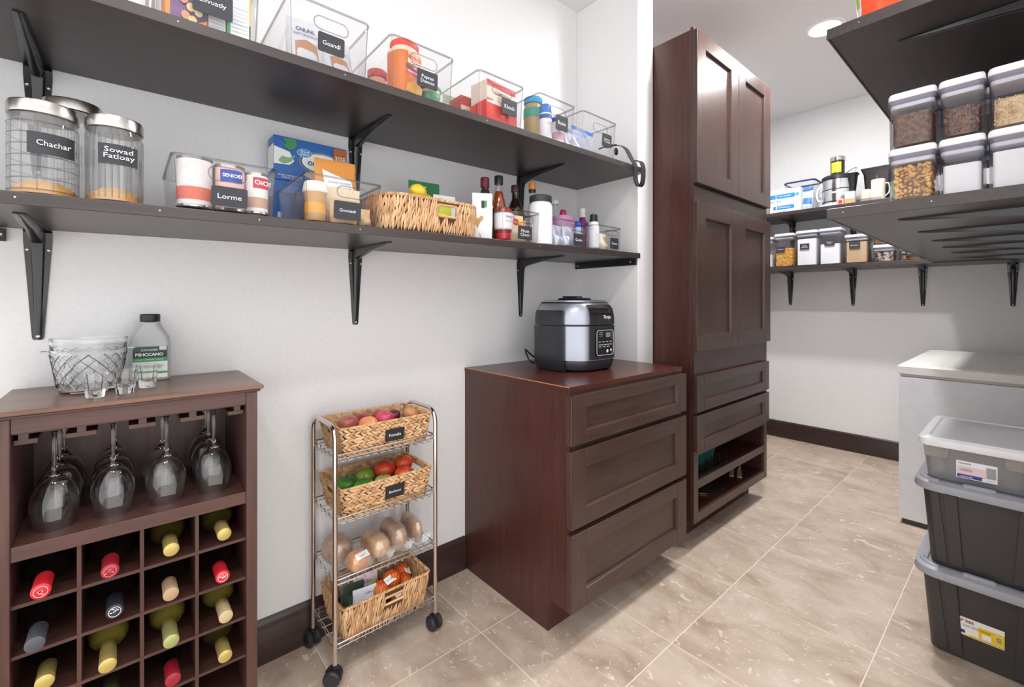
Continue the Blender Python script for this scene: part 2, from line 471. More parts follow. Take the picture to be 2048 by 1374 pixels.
# ================================================================ CABINETS
def shaker(parent, name, x0, x1, y0, y1, z0, z1, sw, rw, mat_s, mat_r, pm, handle=None):
    o = MB().box(x0 + 0.003, x1 - 0.012, y0 + sw - 0.004, y1 - sw + 0.004, z0 + rw - 0.004, z1 - rw + 0.004).build(name, pm, parent)
    MB().box(x0, x1, y0, y0 + sw, z0, z1).build('stile', mat_s, o, bevel=0.0018)
    MB().box(x0, x1, y1 - sw, y1, z0, z1).build('stile', mat_s, o, bevel=0.0018)
    MB().box(x0, x1, y0 + sw + 0.0001, y1 - sw - 0.0001, z0, z0 + rw).build('rail', mat_r, o, bevel=0.0018)
    MB().box(x0, x1, y0 + sw + 0.0001, y1 - sw - 0.0001, z1 - rw, z1).build('rail', mat_r, o, bevel=0.0018)
    # small sloped bead round the recess
    ya, yb, za, zb = y0 + sw, y1 - sw, z0 + rw, z1 - rw
    e = 0.0035
    MB().loft([[(x1 - 0.0015, ya, za), (x1 - 0.0015, yb, za), (x1 - 0.0015, yb, zb), (x1 - 0.0015, ya, zb)],
               [(x1 - 0.012, ya + e, za + e), (x1 - 0.012, yb - e, za + e), (x1 - 0.012, yb - e, zb - e), (x1 - 0.012, ya + e, zb - e)],
               [(x1 - 0.013, ya + e, za + e), (x1 - 0.013, yb - e, za + e), (x1 - 0.013, yb - e, zb - e), (x1 - 0.013, ya + e, zb - e)],
               [(x1 - 0.013, ya, za), (x1 - 0.013, yb, za), (x1 - 0.013, yb, zb), (x1 - 0.013, ya, zb)]], closed=True).build('bead', mat_r, o)
    return o

t = thing('drawer_cabinet', 'dark espresso base cabinet with three wide drawers under the pressure cooker', 'cabinet')
y0, y1 = 1.134, 1.874
notch = [(0.001, 0), (0.51, 0), (0.51, 0.115), (0.608, 0.115), (0.608, 0.858), (0.001, 0.858)]
def side(poly, ya, yb):
    n = len(poly)
    return MB().add([(x, ya, z) for x, z in poly] + [(x, yb, z) for x, z in poly], [tuple(range(n)), tuple(reversed(range(n, 2 * n)))] + [(i, (i + 1) % n, (i + 1) % n + n, i + n) for i in range(n)])
side(notch, y0, y0 + 0.018).build('side_panel', ESP_Z, t, bevel=0.001)
side(notch, y1 - 0.018, y1).build('side_panel', ESP_Z, t, bevel=0.001)
MB().box(0.001, 0.019, y0 + 0.018, y1 - 0.018, 0.1, 0.858).build('back_panel', ESP_Z, t)
MB().box(0.001, 0.614, y0 - 0.002, y1, 0.858, 0.876).build('top_panel', wood('cabtop', (58, 26, 20), (92, 46, 34), 'x', 0.28), t, bevel=0.0012)
MB().box(0.003, 0.612, y0 - 0.0028, y0 - 0.0018, 0.8735, 0.8765).build('edge_band', col(176, 122, 84), t)
MB().box(0.02, 0.608, y0 + 0.018, y1 - 0.018, 0.115, 0.133).build('bottom_panel', ESP_Y, t)
MB().box(0.49, 0.508, y0 + 0.018, y1 - 0.018, 0.0, 0.115).build('toe_kick', ESP_Y, t)
for ya, yb in ((y0 + 0.0005, y0 + 0.04), (y1 - 0.04, y1 - 0.0005)):
    MB().box(0.59, 0.609, ya, yb, 0.116, 0.858).build('frame_stile', FRONT_Z, t)
for za, zb in ((0.84, 0.858), (0.66, 0.69), (0.38, 0.41), (0.116, 0.14)):
    MB().box(0.59, 0.609, y0 + 0.04, y1 - 0.04, za, zb).build('frame_rail', FRONT_Y, t)
for za, zb, rw in ((0.684, 0.848, 0.042), (0.404, 0.664, 0.06), (0.127, 0.385, 0.06)):
    shaker(t, 'drawer', 0.611, 0.634, 1.119, 1.877, za, zb, 0.076, rw, FRONT_Z, FRONT_Y, FRONT_Y)

t = thing('tall_cabinet', 'tall dark espresso pantry cabinet with four doors, two drawers and open cubbies', 'cabinet')
y0, y1, xf, ht = 2.012, 2.889, 0.582, 2.44
notch = [(0.001, 0), (0.50, 0), (0.50, 0.125), (xf, 0.125), (xf, ht), (0.001, ht)]
side(notch, y0, y0 + 0.018).build('side_panel', ESP_Z, t, bevel=0.001)
side(notch, y1 - 0.018, y1).build('side_panel', ESP_Z, t, bevel=0.001)
MB().box(0.001, 0.012, y0 + 0.018, y1 - 0.018, 0.1, ht).build('back_panel', ESP_Z, t)
MB().box(0.012, xf, y0 + 0.018, y1 - 0.018, ht - 0.018, ht).build('top_panel', ESP_Y, t)
MB().box(0.012, xf, y0 + 0.018, y1 - 0.018, 0.147, 0.165).build('bottom_panel', ESP_Y, t)
MB().box(0.012, xf, y0 + 0.018, y1 - 0.018, 0.293, 0.311).build('shelf_panel', ESP_Y, t)
MB().box(0.012, xf, y0 + 0.018, y1 - 0.018, 0.46, 0.475).build('shelf_panel', ESP_Y, t)
MB().box(0.48, 0.498, y0 + 0.018, y1 - 0.018, 0.0, 0.147).build('toe_kick', ESP_Y, t)
MB().box(xf, 0.60, y0 - 0.002, y0 + 0.04, 0.125, 2.45).build('frame_stile', FRONT_Z, t, bevel=0.001)
MB().box(xf, 0.60, y1 - 0.038, y1 + 0.002, 0.125, 2.45).build('frame_stile', FRONT_Z, t, bevel=0.001)
for za, zb in ((2.40, 2.449), (1.62, 1.725), (0.80, 0.945), (0.44, 0.49), (0.282, 0.322), (0.126, 0.168), (0.635, 0.655)):
    MB().box(xf, 0.5995, y0 + 0.04, y1 - 0.038, za, zb).build('frame_rail', FRONT_Y, t)
for ya, yb in ((1.998, 2.447), (2.452, 2.888)):
    shaker(t, 'door', 0.601, 0.622, ya, yb, 1.715, 2.425, 0.085, 0.072, FRONT_Z, FRONT_Y, FRONT_Z)
    shaker(t, 'door', 0.601, 0.622, ya, yb, 0.933, 1.630, 0.085, 0.072, FRONT_Z, FRONT_Y, FRONT_Z)
shaker(t, 'drawer', 0.601, 0.622, 1.998, 2.868, 0.652, 0.817, 0.07, 0.048, FRONT_Z, FRONT_Y, FRONT_Y)
shaker(t, 'drawer', 0.601, 0.622, 1.998, 2.868, 0.468, 0.636, 0.07, 0.048, FRONT_Z, FRONT_Y, FRONT_Y)

# ================================================================ ITEM BUILDERS
# local frame: width along X, front looks to -Y, height Z, origin at bottom centre
def bin_(label, loc, rz, w, d, h, txt, lx, lz, lw=0.07, lh=0.05, taper=0.05, slot=(0.0, 0.72, 0.42, 0.2), tl=None, cat='bin', group='clear acrylic storage bins'):
    t = thing('storage_bin', label, cat, loc, rz, group)
    r = 0.018; k = 1 - taper; th = 0.0022
    o = MB(); n = 5
    secs = [(rr(w * k - 0.012, d * k - 0.012, r * 0.7, n), 0.0), (rr(w * k, d * k, r, n), 0.006), (rr(w, d, r, n), h), (rr(w - 2 * th, d - 2 * th, r - th, n), h), (rr(w * k - 2 * th, d * k - 2 * th, r - th, n), 0.006 + th), (rr(w * k - 0.014, d * k - 0.014, r * 0.6, n), th)]
    o.zloft(secs).build('body', CLEAR, t)
    MB().zloft([(rr(w + 0.003, d + 0.003, r, n), h - 0.005), (rr(w + 0.005, d + 0.005, r, n), h - 0.002), (rr(w + 0.003, d + 0.003, r, n), h + 0.001), (rr(w - 2 * th, d - 2 * th, r - th, n), h + 0.001), (rr(w - 2 * th, d - 2 * th, r - th, n), h - 0.004)], closed=True).build('rim', CLEARRIM, t)
    MB().zloft([(rr(w * k - 0.008, d * k - 0.008, r * 0.8, n), -0.0005 + 0.0006), (rr(w * k - 0.002, d * k - 0.002, r, n), 0.004), (rr(w * k - 0.006, d * k - 0.006, r, n), 0.005), (rr(w * k - 0.016, d * k - 0.016, r * 0.8, n), 0.0025)], closed=True).build('base_edge', CLEARRIM, t)
    yf = lambda z: -(d * (k + (1 - k) * z / h)) / 2
    q = 0.0052
    for sx_ in (-1, 1):
        for sy_ in (-1, 1):
            MB().tube([(sx_ * (w * k / 2 - q), sy_ * (d * k / 2 - q), 0.008), (sx_ * (w / 2 - q), sy_ * (d / 2 - q), h - 0.005)], 0.0011, 5).build('corner_edge', CLEARRIM, t)
    if slot:
        sx, sz, sw, sh = slot[0] * w, slot[1] * h, slot[2] * w, slot[3] * h
        for s_, nm in ((1, 'handle_slot'), (-1, 'handle_slot')):
            path = [(x + sx, s_ * (yf(z + sz) - 0.0003), z + sz) for x, z in rr(sw, sh, sh * 0.48, 5)]
            MB().tube(path, 0.0016, 6, closed=True).build(nm, CLEARRIM, t)
    if txt:
        cx, cz = lx * w, lz * h
        ang = math.atan2(d * (1 - k) / 2, h)
        lb = MB().prism(rr(lw, lh, 0.005, 4), -0.0012, 0).build('label_card', CHALK, t)
        lb.location = (cx, yf(cz) - 0.0006, cz); lb.rotation_euler = (ang, 0, 0)
        if tl is None: tl = (0.66, 0.24 if '\n' not in txt else 0.5)
        text(lb, txt, lw * tl[0], lh * tl[1], (0, -0.0016, 0), CHALKTXT)
    return t

def decals(t, w, h, yfun, dec, lvl=None):
    """dec entries in fractions of the front face; conform to yfun(x,z)"""
    lay = 0
    for dd in dec:
        lay += 1
        off = 0.0004 * lay
        k = dd[0]
        if k in ('r', 'e', 'p'):
            if k == 'r': x0, x1, z0, z1 = [(dd[1] - .5) * w, (dd[2] - .5) * w, dd[3] * h, dd[4] * h]; mat = dd[5]; nm = dd[6] if len(dd) > 6 else 'print_panel'
            if k == 'r':
                nx, nz = 6, 6
                P = [[(x0 + (x1 - x0) * i / nx, z0 + (z1 - z0) * j / nz) for i in range(nx + 1)] for j in range(nz + 1)]
                b = MB()
                v = [(x, yfun(x, z) - off, z) for row in P for x, z in row]
                f = [(j * (nx + 1) + i, j * (nx + 1) + i + 1, (j + 1) * (nx + 1) + i + 1, (j + 1) * (nx + 1) + i) for j in range(nz) for i in range(nx)]
                o = b.add(v, f).build(nm, mat, t)
            else:
                if k == 'e':
                    cx, cz, rw, rh = (dd[1] - .5) * w, dd[2] * h, dd[3] * w / 2, dd[4] * h / 2; mat = dd[5]; nm = dd[6] if len(dd) > 6 else 'print_oval'
                    loop = [(cx + rw * math.cos(2 * PI * i / 20), cz + rh * math.sin(2 * PI * i / 20)) for i in range(20)]
                else:
                    mat = dd[2]; nm = dd[3] if len(dd) > 3 else 'print_shape'
                    loop = [((x - .5) * w, z * h) for x, z in dd[1]]
                    cx = sum(p[0] for p in loop) / len(loop); cz = sum(p[1] for p in loop) / len(loop)
                v = [(cx, yfun(cx, cz) - off, cz)] + [(x, yfun(x, z) - off, z) for x, z in loop]
                f = [(0, i + 1, (i + 1) % len(loop) + 1) for i in range(len(loop))]
                o = MB().add(v, f).build(nm, mat, t)
        elif k == 't':
            cx, cz = (dd[2] - .5) * w, dd[3] * h
            text(t, dd[1], dd[4] * w, dd[5] * h, (cx, yfun(cx, cz) - off - 0.0012, cz), dd[6], bold=dd[7] if len(dd) > 7 else 0.0)

def pack(name, label, cat, loc, rz, w, d, h, mat, dec=(), group=None, bevel=0.0015, sides=None):
    t = thing(name, label, cat, loc, rz, group)
    MB().box(-w / 2, w / 2, -d / 2, d / 2, 0, h).build('carton', mat, t, bevel=bevel)
    decals(t, w, h, lambda x, z: -d / 2, dec)
    if sides:
        for m_, z0, z1 in sides:
            MB().box(-w / 2 - 0.0006, -w / 2 - 0.0001, -d / 2 + 0.002, d / 2 - 0.002, z0 * h, z1 * h).build('side_print', m_, t)
    return t

def pouch(name, label, cat, loc, rz, w, d, h, mat, dec=(), group=None, lean=0.0, seal=None, wob=0.0):
    t = thing(name, label, cat, loc, rz, group)
    def th(z):
        u = z / h
        return d * (0.75 + 0.25 * math.sin(PI * min(1, u * 2))) * max(0.03, (1 - max(0, u - 0.25) / 0.7) if u < 0.92 else 0.03)
    ph = random.random() * 6
    def yf(x, z):
        q = max(0.0, 1 - (2 * x / w) ** 2)
        return -th(z) / 2 * q ** 0.5 + lean * z + wob * math.sin(40 * x + 30 * z + ph) * q
    rings = []
    nz = 12; nx = 14
    for j in range(nz + 1):
        z = h * j / nz
        ww = w * (0.93 + 0.07 * math.sin(PI * j / nz) + (0.04 if j > 10 else 0))
        ring = []
        for i in range(nx * 2):
            a = 2 * PI * i / (nx * 2)
            x = ww / 2 * math.cos(a); s = math.sin(a)
            q = abs(s)
            y = th(z) / 2 * (1 if s >= 0 else -1) * q
            xx = max(-w / 2, min(w / 2, x))
            y += lean * z + wob * math.sin(40 * xx + 30 * z + ph) * max(0, 1 - (2 * xx / w) ** 2)
            ring.append((x, y, z))
        rings.append(ring)
    MB().loft(rings).build('pouch', mat, t, sharp=60)
    if seal: MB().box(-w * 0.48, w * 0.48, lean * h - 0.0016, lean * h + 0.0016, h * 0.9, h * 1.0).build('seal', seal, t)
    decals(t, w, h, lambda x, z: yf(x, z) - 0.0006, dec)
    return t

def band(parent, name, r, z0, z1, mat, a0=-PI, a1=PI, n=24, off=0.0004):
    """wrap-around label centred on -Y (angle 0 = front)"""
    full = (a1 - a0) > 2 * PI - 0.01
    m = n if full else n + 1
    A = [a0 + (a1 - a0) * i / n for i in range(m)]
    rf = r if callable(r) else (lambda z: r)
    zs = [z0 + (z1 - z0) * j / 4 for j in range(5)]
    v = [((rf(z) + off) * math.sin(a), -(rf(z) + off) * math.cos(a), z) for z in zs for a in A]
    f = []
    for j in range(4):
        for i in range(m if full else m - 1):
            k = (i + 1) % m
            f.append((j * m + i, j * m + k, (j + 1) * m + k, (j + 1) * m + i))
    return MB().add(v, f).build(name, mat, parent)

def jar(name, label, cat, loc, prof, mat, cap=None, capmat=None, bands=(), fill=None, fillmat=None, group=None, n=24, texts=(), rz=PI / 2):
    t = thing(name, label, cat, loc, rz, group)
    MB().lathe(prof, n).build('body', mat, t)
    if cap: MB().lathe(cap, n).build('cap', capmat, t)
    if fill: MB().lathe(fill, n).build('contents', fillmat, t)
    for z0, z1, m_, r_ in bands: band(t, 'paper_label', r_, z0, z1, m_)
    for s, w, h, z, r_, m_ in texts: text(t, s, w, h, (0, -r_ - 0.0022, z), m_)
    return t

FR = 0.388           # front line of things on the left shelves
LU = lambda y: ZU(y) + TH + 0.0008
LL = lambda y: ZL(y) + TH + 0.0008
def onU(y, xf, d): return (xf - d / 2, y, LU(y) + 0.001)
def onL(y, xf, d): return (xf - d / 2, y, LL(y) + 0.001)
R90 = PI / 2
WHT, CRM, ORG, RED, BLU, GRN, YEL = col(240, 240, 240), col(235, 222, 196), col(232, 140, 52), col(196, 40, 38), col(28, 92, 172), col(34, 120, 66), col(240, 200, 60)
DKG, TEAL, PUR, BRN, TAN, NAVY, SKY, LGR, DKR = col(22, 92, 52), col(60, 150, 130), col(120, 80, 130), col(120, 76, 46), col(206, 168, 124), col(30, 52, 120), col(92, 160, 216), col(140, 176, 70), col(110, 26, 40)
TXT, TXB = col(40, 40, 44), col(30, 70, 150)
PAPER = col(226, 222, 216, rough=0.7)
BGRY = col(196, 196, 200)

# ================================================================ UPPER LEFT SHELF
BD = 0.33
bin_('clear bin cut off at the upper left corner of the shelf', onU(-0.06, FR + .01, BD), R90, 0.215, BD, 0.172, None, 0, 0)
bin_('clear bin with snack boxes, labelled Lifvuatly in white script', onU(0.157, FR + .01, BD), R90, 0.196, BD, 0.172, 'Lifvuatly', 0.0, 0.40, 0.078, 0.056)
bin_('clear bin of cookie pouches with the label Goandl', onU(0.424, FR + .01, BD), R90, 0.214, BD, 0.166, 'Goandl', 0.0, 0.43, 0.070, 0.050)
bin_('clear bin holding the orange-lidded canister, labelled Popnas Dunoce', onU(0.705, FR + .01, BD), R90, 0.222, BD, 0.166, 'Popnas\nDunoce', 0.06, 0.42, 0.072, 0.052)
bin_('clear bin packed with red boxes, labelled Kbods', onU(1.02, FR + .01, BD), R90, 0.212, BD, 0.166, 'Kbods', 0.16, 0.45, 0.072, 0.056)
bin_('clear bin with the blue-lidded tub, labelled Boalo', onU(1.306, FR + .01, BD), R90, 0.210, BD, 0.172, 'Boalo', 0.12, 0.50, 0.070, 0.058)
bin_('clear bin of zip bags at the wing wall end of the upper shelf', onU(1.576, FR + .01, BD), R90, 0.236, BD, 0.172, 'Sandwen\n+ Omaad', 0.2, 0.48, 0.066, 0.056)

def inU(y, x, lift=0.0088): return (x, y, LU(y) + 0.001 + lift)
def inL(y, x, lift=0.0088): return (x, y, LL(y) + 0.001 + lift)
# bin Z : plain white packs
pack('food_box', 'plain white carton in the clear bin at the far upper left', 'box', inU(-0.02, 0.31), R90, 0.10, 0.10, 0.15, WHT, [('r', .1, .9, .3, .6, BGRY)])
pack('food_box', 'second white carton in the bin at the far upper left, beside the plain one', 'box', inU(-0.115, 0.31), R90, 0.075, 0.10, 0.14, col(228, 230, 236), [('r', .1, .9, .2, .5, SKY)])
# bin A
nuts = [('r', 0, .16, 0, 1, ORG), ('r', .16, 1, .0, 1, PUR), ('e', .32, .72, .26, .14, col(150, 110, 190)), ('e', .30, .55, .24, .12, col(198, 196, 90))]
for i, (a, b_) in enumerate(((.5, .9), (.66, .82), (.5, .72), (.74, .62), (.52, .52), (.7, .42), (.86, .72), (.46, .36), (.62, .28), (.82, .5), (.8, .24), (.5, .16), (.66, .12))):
    nuts.append(('e', a, b_, .2, .11, (col(236, 208, 150), col(220, 176, 110), col(240, 220, 170), col(210, 150, 100))[i % 4], 'nut_print'))
nuts += [('p', [(.72, .36), (1, .42), (1, .2), (.86, .28)], TEAL), ('p', [(.4, 0), (1, 0), (1, .16)], col(238, 150, 70))]
pack('snack_box', 'snack box printed with nuts on orange and purple, in the Lifvuatly bin', 'box', inU(0.108, 0.335), R90, 0.082, 0.05, 0.18, ORG, nuts)
pack('snack_box', 'narrow white snack box with lines of text, between the nut box and the yellow box', 'box', inU(0.169, 0.335), R90, 0.036, 0.05, 0.175, col(232, 196, 180), [('r', .05, .95, .0, .34, WHT), ('r', .05, .95, .42, .425, TXT)] + [('r', .1, .9, .05 + i * .045, .062 + i * .045, BGRY, 'text_line') for i in range(6)] + [('t', 'Faty nat ratoo', .5, .5, .8, .05, DKR)])
pack('snack_box', 'yellow and green box with a nutrition table, in the Lifvuatly bin', 'box', inU(0.2145, 0.335), R90, 0.05, 0.05, 0.185, YEL, [('r', 0, .14, 0, .36, col(60, 180, 130)), ('r', .92, 1, 0, .3, GRN), ('r', .14, .92, .0, .72, WHT)] + [('r', .18, .88, .06 + i * .05, .068 + i * .05, (SKY if i % 4 == 0 else BGRY), 'text_line') for i in range(13)])
# bin B : pouches
def cookie_pouch(y, x, label, rz, lean, w=0.1, h=0.165):
    pouch('cookie_pouch', label, 'pouch', inU(y, x), rz, w, 0.05, h, col(204, 204, 210, rough=0.3), [
        ('p', [(.2, .25), (.8, .25), (.78, .55), (.5, .62), (.22, .55)], col(176, 128, 96)), ('r', .22, .78, .12, .24, col(150, 190, 170)),
        ('t', 'CNUNL', .5, .8, .5, .07, NAVY, 0.02), ('t', 'DATTRODLLS', .5, .7, .62, .06, TXT)], group='cookie pouches', lean=lean, wob=0.0012)
cookie_pouch(0.385, 0.31, 'silver cookie pouch at the left of the Goandl bin', R90 - 0.1, 0.15)
cookie_pouch(0.475, 0.31, 'silver cookie pouch at the right of the Goandl bin', R90 + 0.12, 0.18, 0.09, 0.14)
cookie_pouch(0.36, 0.16, 'silver cookie pouch at the back of the Goandl bin', R90, 0.05, 0.07, 0.11)
# bin C
t = thing('drink_canister', 'orange drink-mix canister with a bright red screw lid in the upper shelf bin', 'canister', inU(0.675, 0.325), R90 + 0.25)
MB().zloft([(rr(0.094, 0.08, 0.028, 6), 0), (rr(0.098, 0.084, 0.03, 6), 0.004), (rr(0.098, 0.084, 0.03, 6), 0.148), (rr(0.084, 0.074, 0.034, 6), 0.162), (rr(0.082, 0.072, 0.034, 6), 0.166)]).build('body', col(226, 200, 176), t)
MB().zloft([(rr(0.0988, 0.0848, 0.0304, 6), 0.018), (rr(0.0988, 0.0848, 0.0304, 6), 0.142)], cap0=False, cap1=False).build('wrap_label', col(214, 112, 40), t)
MB().zloft([(rr(0.088, 0.078, 0.036, 6), 0.163), (rr(0.09, 0.08, 0.037, 6), 0.167), (rr(0.09, 0.08, 0.037, 6), 0.178), (rr(0.082, 0.072, 0.033, 6), 0.183)]).build('lid', col(222, 52, 28), t)
decals(t, 0.098, 0.17, lambda x, z: -0.0425, [('r', .2, .86, .52, .60, col(88, 40, 60)), ('r', .2, .86, .43, .51, col(214, 60, 80)), ('t', 'BEADEE', .55, .66, .62, .10, WHT, 0.03), ('t', 'RISKABOLE', .55, .79, .6, .05, CRM), ('t', 'VIL', .55, .56, .2, .05, WHT), ('t', 'EBIYNTCHWON', .53, .47, .6, .04, WHT), ('p', [(.15, .1), (.8, .1), (.86, .26), (.5, .32), (.2, .24)], col(232, 168, 84))])
jar('spread_jar', 'small peanut-butter jar with red lid behind the orange canister', 'jar', inU(0.645, 0.19), [(0.03, 0), (0.033, 0.004), (0.033, 0.10), (0.027, 0.115), (0.027, 0.12)], col(208, 150, 120), [(0.03, 0.114), (0.032, 0.117), (0.032, 0.137), (0.029, 0.14)], col(200, 50, 50), [(0.02, 0.09, col(214, 180, 170), 0.033)])
jar('food_tub', 'small green and cream tub at the right of the orange canister', 'tub', inU(0.762, 0.335), [(0.028, 0), (0.033, 0.05), (0.034, 0.055)], CRM, [(0.0345, 0.054), (0.036, 0.056), (0.036, 0.064), (0.032, 0.066)], col(70, 160, 110), [(0.006, 0.045, col(120, 186, 140), lambda z: 0.0283 + z * 0.1)], texts=[('Tolow', 0.036, 0.014, 0.026, 0.032, DKG)])
# bin D
pack('food_box', 'lower red box with white strip in the Kbods bin', 'box', inU(1.03, 0.335), R90 + 0.06, 0.15, 0.09, 0.075, col(214, 48, 36), [('t', 'vafj', .5, .4, .3, .16, col(240, 170, 160)), ('r', .0, 1, .86, 1, col(230, 220, 214))])
pack('food_box', 'upper cream and red cereal-bar box resting on the lower red box', 'box', inU(1.028, 0.335, 0.0795), R90 + 0.1, 0.145, 0.085, 0.075, col(222, 206, 190), [('r', 0, 1, .7, 1, RED), ('r', 0, .2, 0, .12, RED), ('t', 'CUMIDTUI', .5, .5, .5, .2, BRN, 0.02), ('r', .36, .7, .12, .36, TAN)])
pack('food_box', 'small red packet box at the left of the Kbods bin', 'box', inU(0.954, 0.23), R90, 0.05, 0.08, 0.12, col(190, 70, 66), [('r', 0, 1, .2, .7, col(224, 208, 190)), ('r', .3, .9, .3, .6, TAN)])
for i in range(3):
    pouch('herb_packet', ('olive green packet lying left in the Kbods bin', 'olive green packet in the middle above the red boxes', 'dark green packet at the back of the Kbods bin')[i], 'packet', inU(0.965 + 0.05 * i, 0.16 - 0.03 * i), R90, 0.09, 0.02, 0.16 + 0.01 * i, (col(150, 170, 120), col(110, 140, 50), col(80, 120, 50))[i], [('r', .2, .8, .6, .8, CRM)], group='herb packets')
# bin E
t = thing('wipes_tub', 'green and tan striped tub with a bright blue screw lid', 'tub', inU(1.262, 0.30), R90)
MB().lathe([(0.036, 0)] + [(0.037 + 0.0012 * (i % 2), 0.004 + i * 0.006) for i in range(24)] + [(0.032, 0.16), (0.031, 0.165)], 24).build('body', col(168, 148, 100), t)
band(t, 'wrap_label', 0.039, 0.105, 0.14, TEAL)
MB().lathe([(0.036, 0.162), (0.038, 0.166), (0.038, 0.182), (0.034, 0.187)], 24).build('lid', col(34, 150, 200), t)
jar('lotion_bottle', 'white and blue squeeze bottle standing in front of the striped tub', 'bottle', inU(1.282, 0.352), [(0.022, 0), (0.025, 0.004), (0.026, 0.09), (0.022, 0.12), (0.016, 0.13)], col(236, 236, 240), [(0.0225, 0.112), (0.0235, 0.12), (0.0215, 0.145), (0.018, 0.15)], col(24, 110, 200), [(0.0, 0.005, TEAL, 0.025), (0.09, 0.108, BLU, lambda z: 0.0262 - (z - 0.09) * 0.1)], texts=[('DU.COU', 0.034, 0.012, 0.07, 0.0262, col(210, 110, 90))])
jar('lotion_bottle', 'small white bottle with flat blue lid behind the Boalo label', 'bottle', inU(1.352, 0.348), [(0.026, 0), (0.029, 0.004), (0.029, 0.085), (0.022, 0.098)], col(238, 234, 236), [(0.024, 0.097), (0.025, 0.10), (0.025, 0.112), (0.022, 0.115)], col(24, 100, 200), [(0.02, 0.05, col(220, 170, 180), 0.029)])
pack('food_box', 'mauve carton at the right end of the Boalo bin', 'box', inU(1.385, 0.25), R90, 0.03, 0.1, 0.10, col(150, 90, 100))
# bin F
ZIPF = thin_clear('zip_bag_film', (0.93, 0.94, 0.98), 1.5, 0.15, 2.0, 0.18, (0.75, 0.8, 0.9, 1))
for i, (yy, xx, a, w, h) in enumerate(((1.556, 0.325, 0.05, 0.16, 0.13), (1.60, 0.245, -0.05, 0.15, 0.155), (1.59, 0.16, 0.1, 0.12, 0.13))):
    pouch('zip_bag', ('crumpled zip bag with blue seal at the front of the wing wall bin', 'large zip bag with blue seal sticking out of the wing wall bin', 'small zip bag at the back of the wing wall bin')[i], 'zip bag', inU(yy, xx), R90 + a, w, 0.05, h, ZIPF, [], 'zip bags', 0.1, col(40, 110, 210), wob=0.004)
# webbing strap over the end of the shelf
def ribbon(path, w, wdir, th=0.0014):
    P = [Vector(p) for p in path]; W = Vector(wdir).normalized() * (w / 2)
    rings = []
    for i, p in enumerate(P):
        tn = (P[min(i + 1, len(P) - 1)] - P[max(0, i - 1)]).normalized()
        n = tn.cross(W).normalized() * th
        rings.append([tuple(p - W - n), tuple(p + W - n), tuple(p + W + n), tuple(p - W + n)])
    return MB().loft(rings)
def bez(pts, n=24):
    out = []
    m = len(pts) - 1
    for i in range(n + 1):
        u = i / n * m; k = min(int(u), m - 1); f = u - k
        p0, p1, p2, p3 = [Vector(pts[max(0, min(m, k + q))]) for q in (-1, 0, 1, 2)]
        out.append(0.5 * ((2 * p1) + (p2 - p0) * f + (2 * p0 - 5 * p1 + 4 * p2 - p3) * f * f + (3 * p1 - p0 - 3 * p2 + p3) * f ** 3))
    return out
t = thing('webbing_strap', 'black webbing strap looped over the end of the upper shelf', 'strap', (0, 0, 0))
STRAP = col(44, 42, 44, rough=0.8, bump=0.2, bscale=400)
zt = LU(1.8)
ribbon(bez([(0.30, 1.735, zt + 0.10), (0.345, 1.755, zt + 0.105), (0.385, 1.775, zt + 0.085), (0.41, 1.785, zt + 0.035), (0.428, 1.79, zt - 0.005), (0.432, 1.79, zt - 0.07), (0.45, 1.79, zt - 0.105), (0.468, 1.79, zt - 0.09), (0.472, 1.79, zt - 0.03), (0.462, 1.785, zt + 0.005), (0.44, 1.78, zt + 0.012)], 60), 0.026, (0.25, 1, 0)).build('webbing', STRAP, t, sharp=60)
MB().tube(bez([(0.27, 1.725, zt + 0.098), (0.31, 1.74, zt + 0.107), (0.35, 1.755, zt + 0.104)], 8), 0.004, 8).build('clip', BLACKP, t)
MB().sphere((0.345, 1.76, zt + 0.075), 0.008, 0.012, 0.018).build('buckle', BLACKP, t)

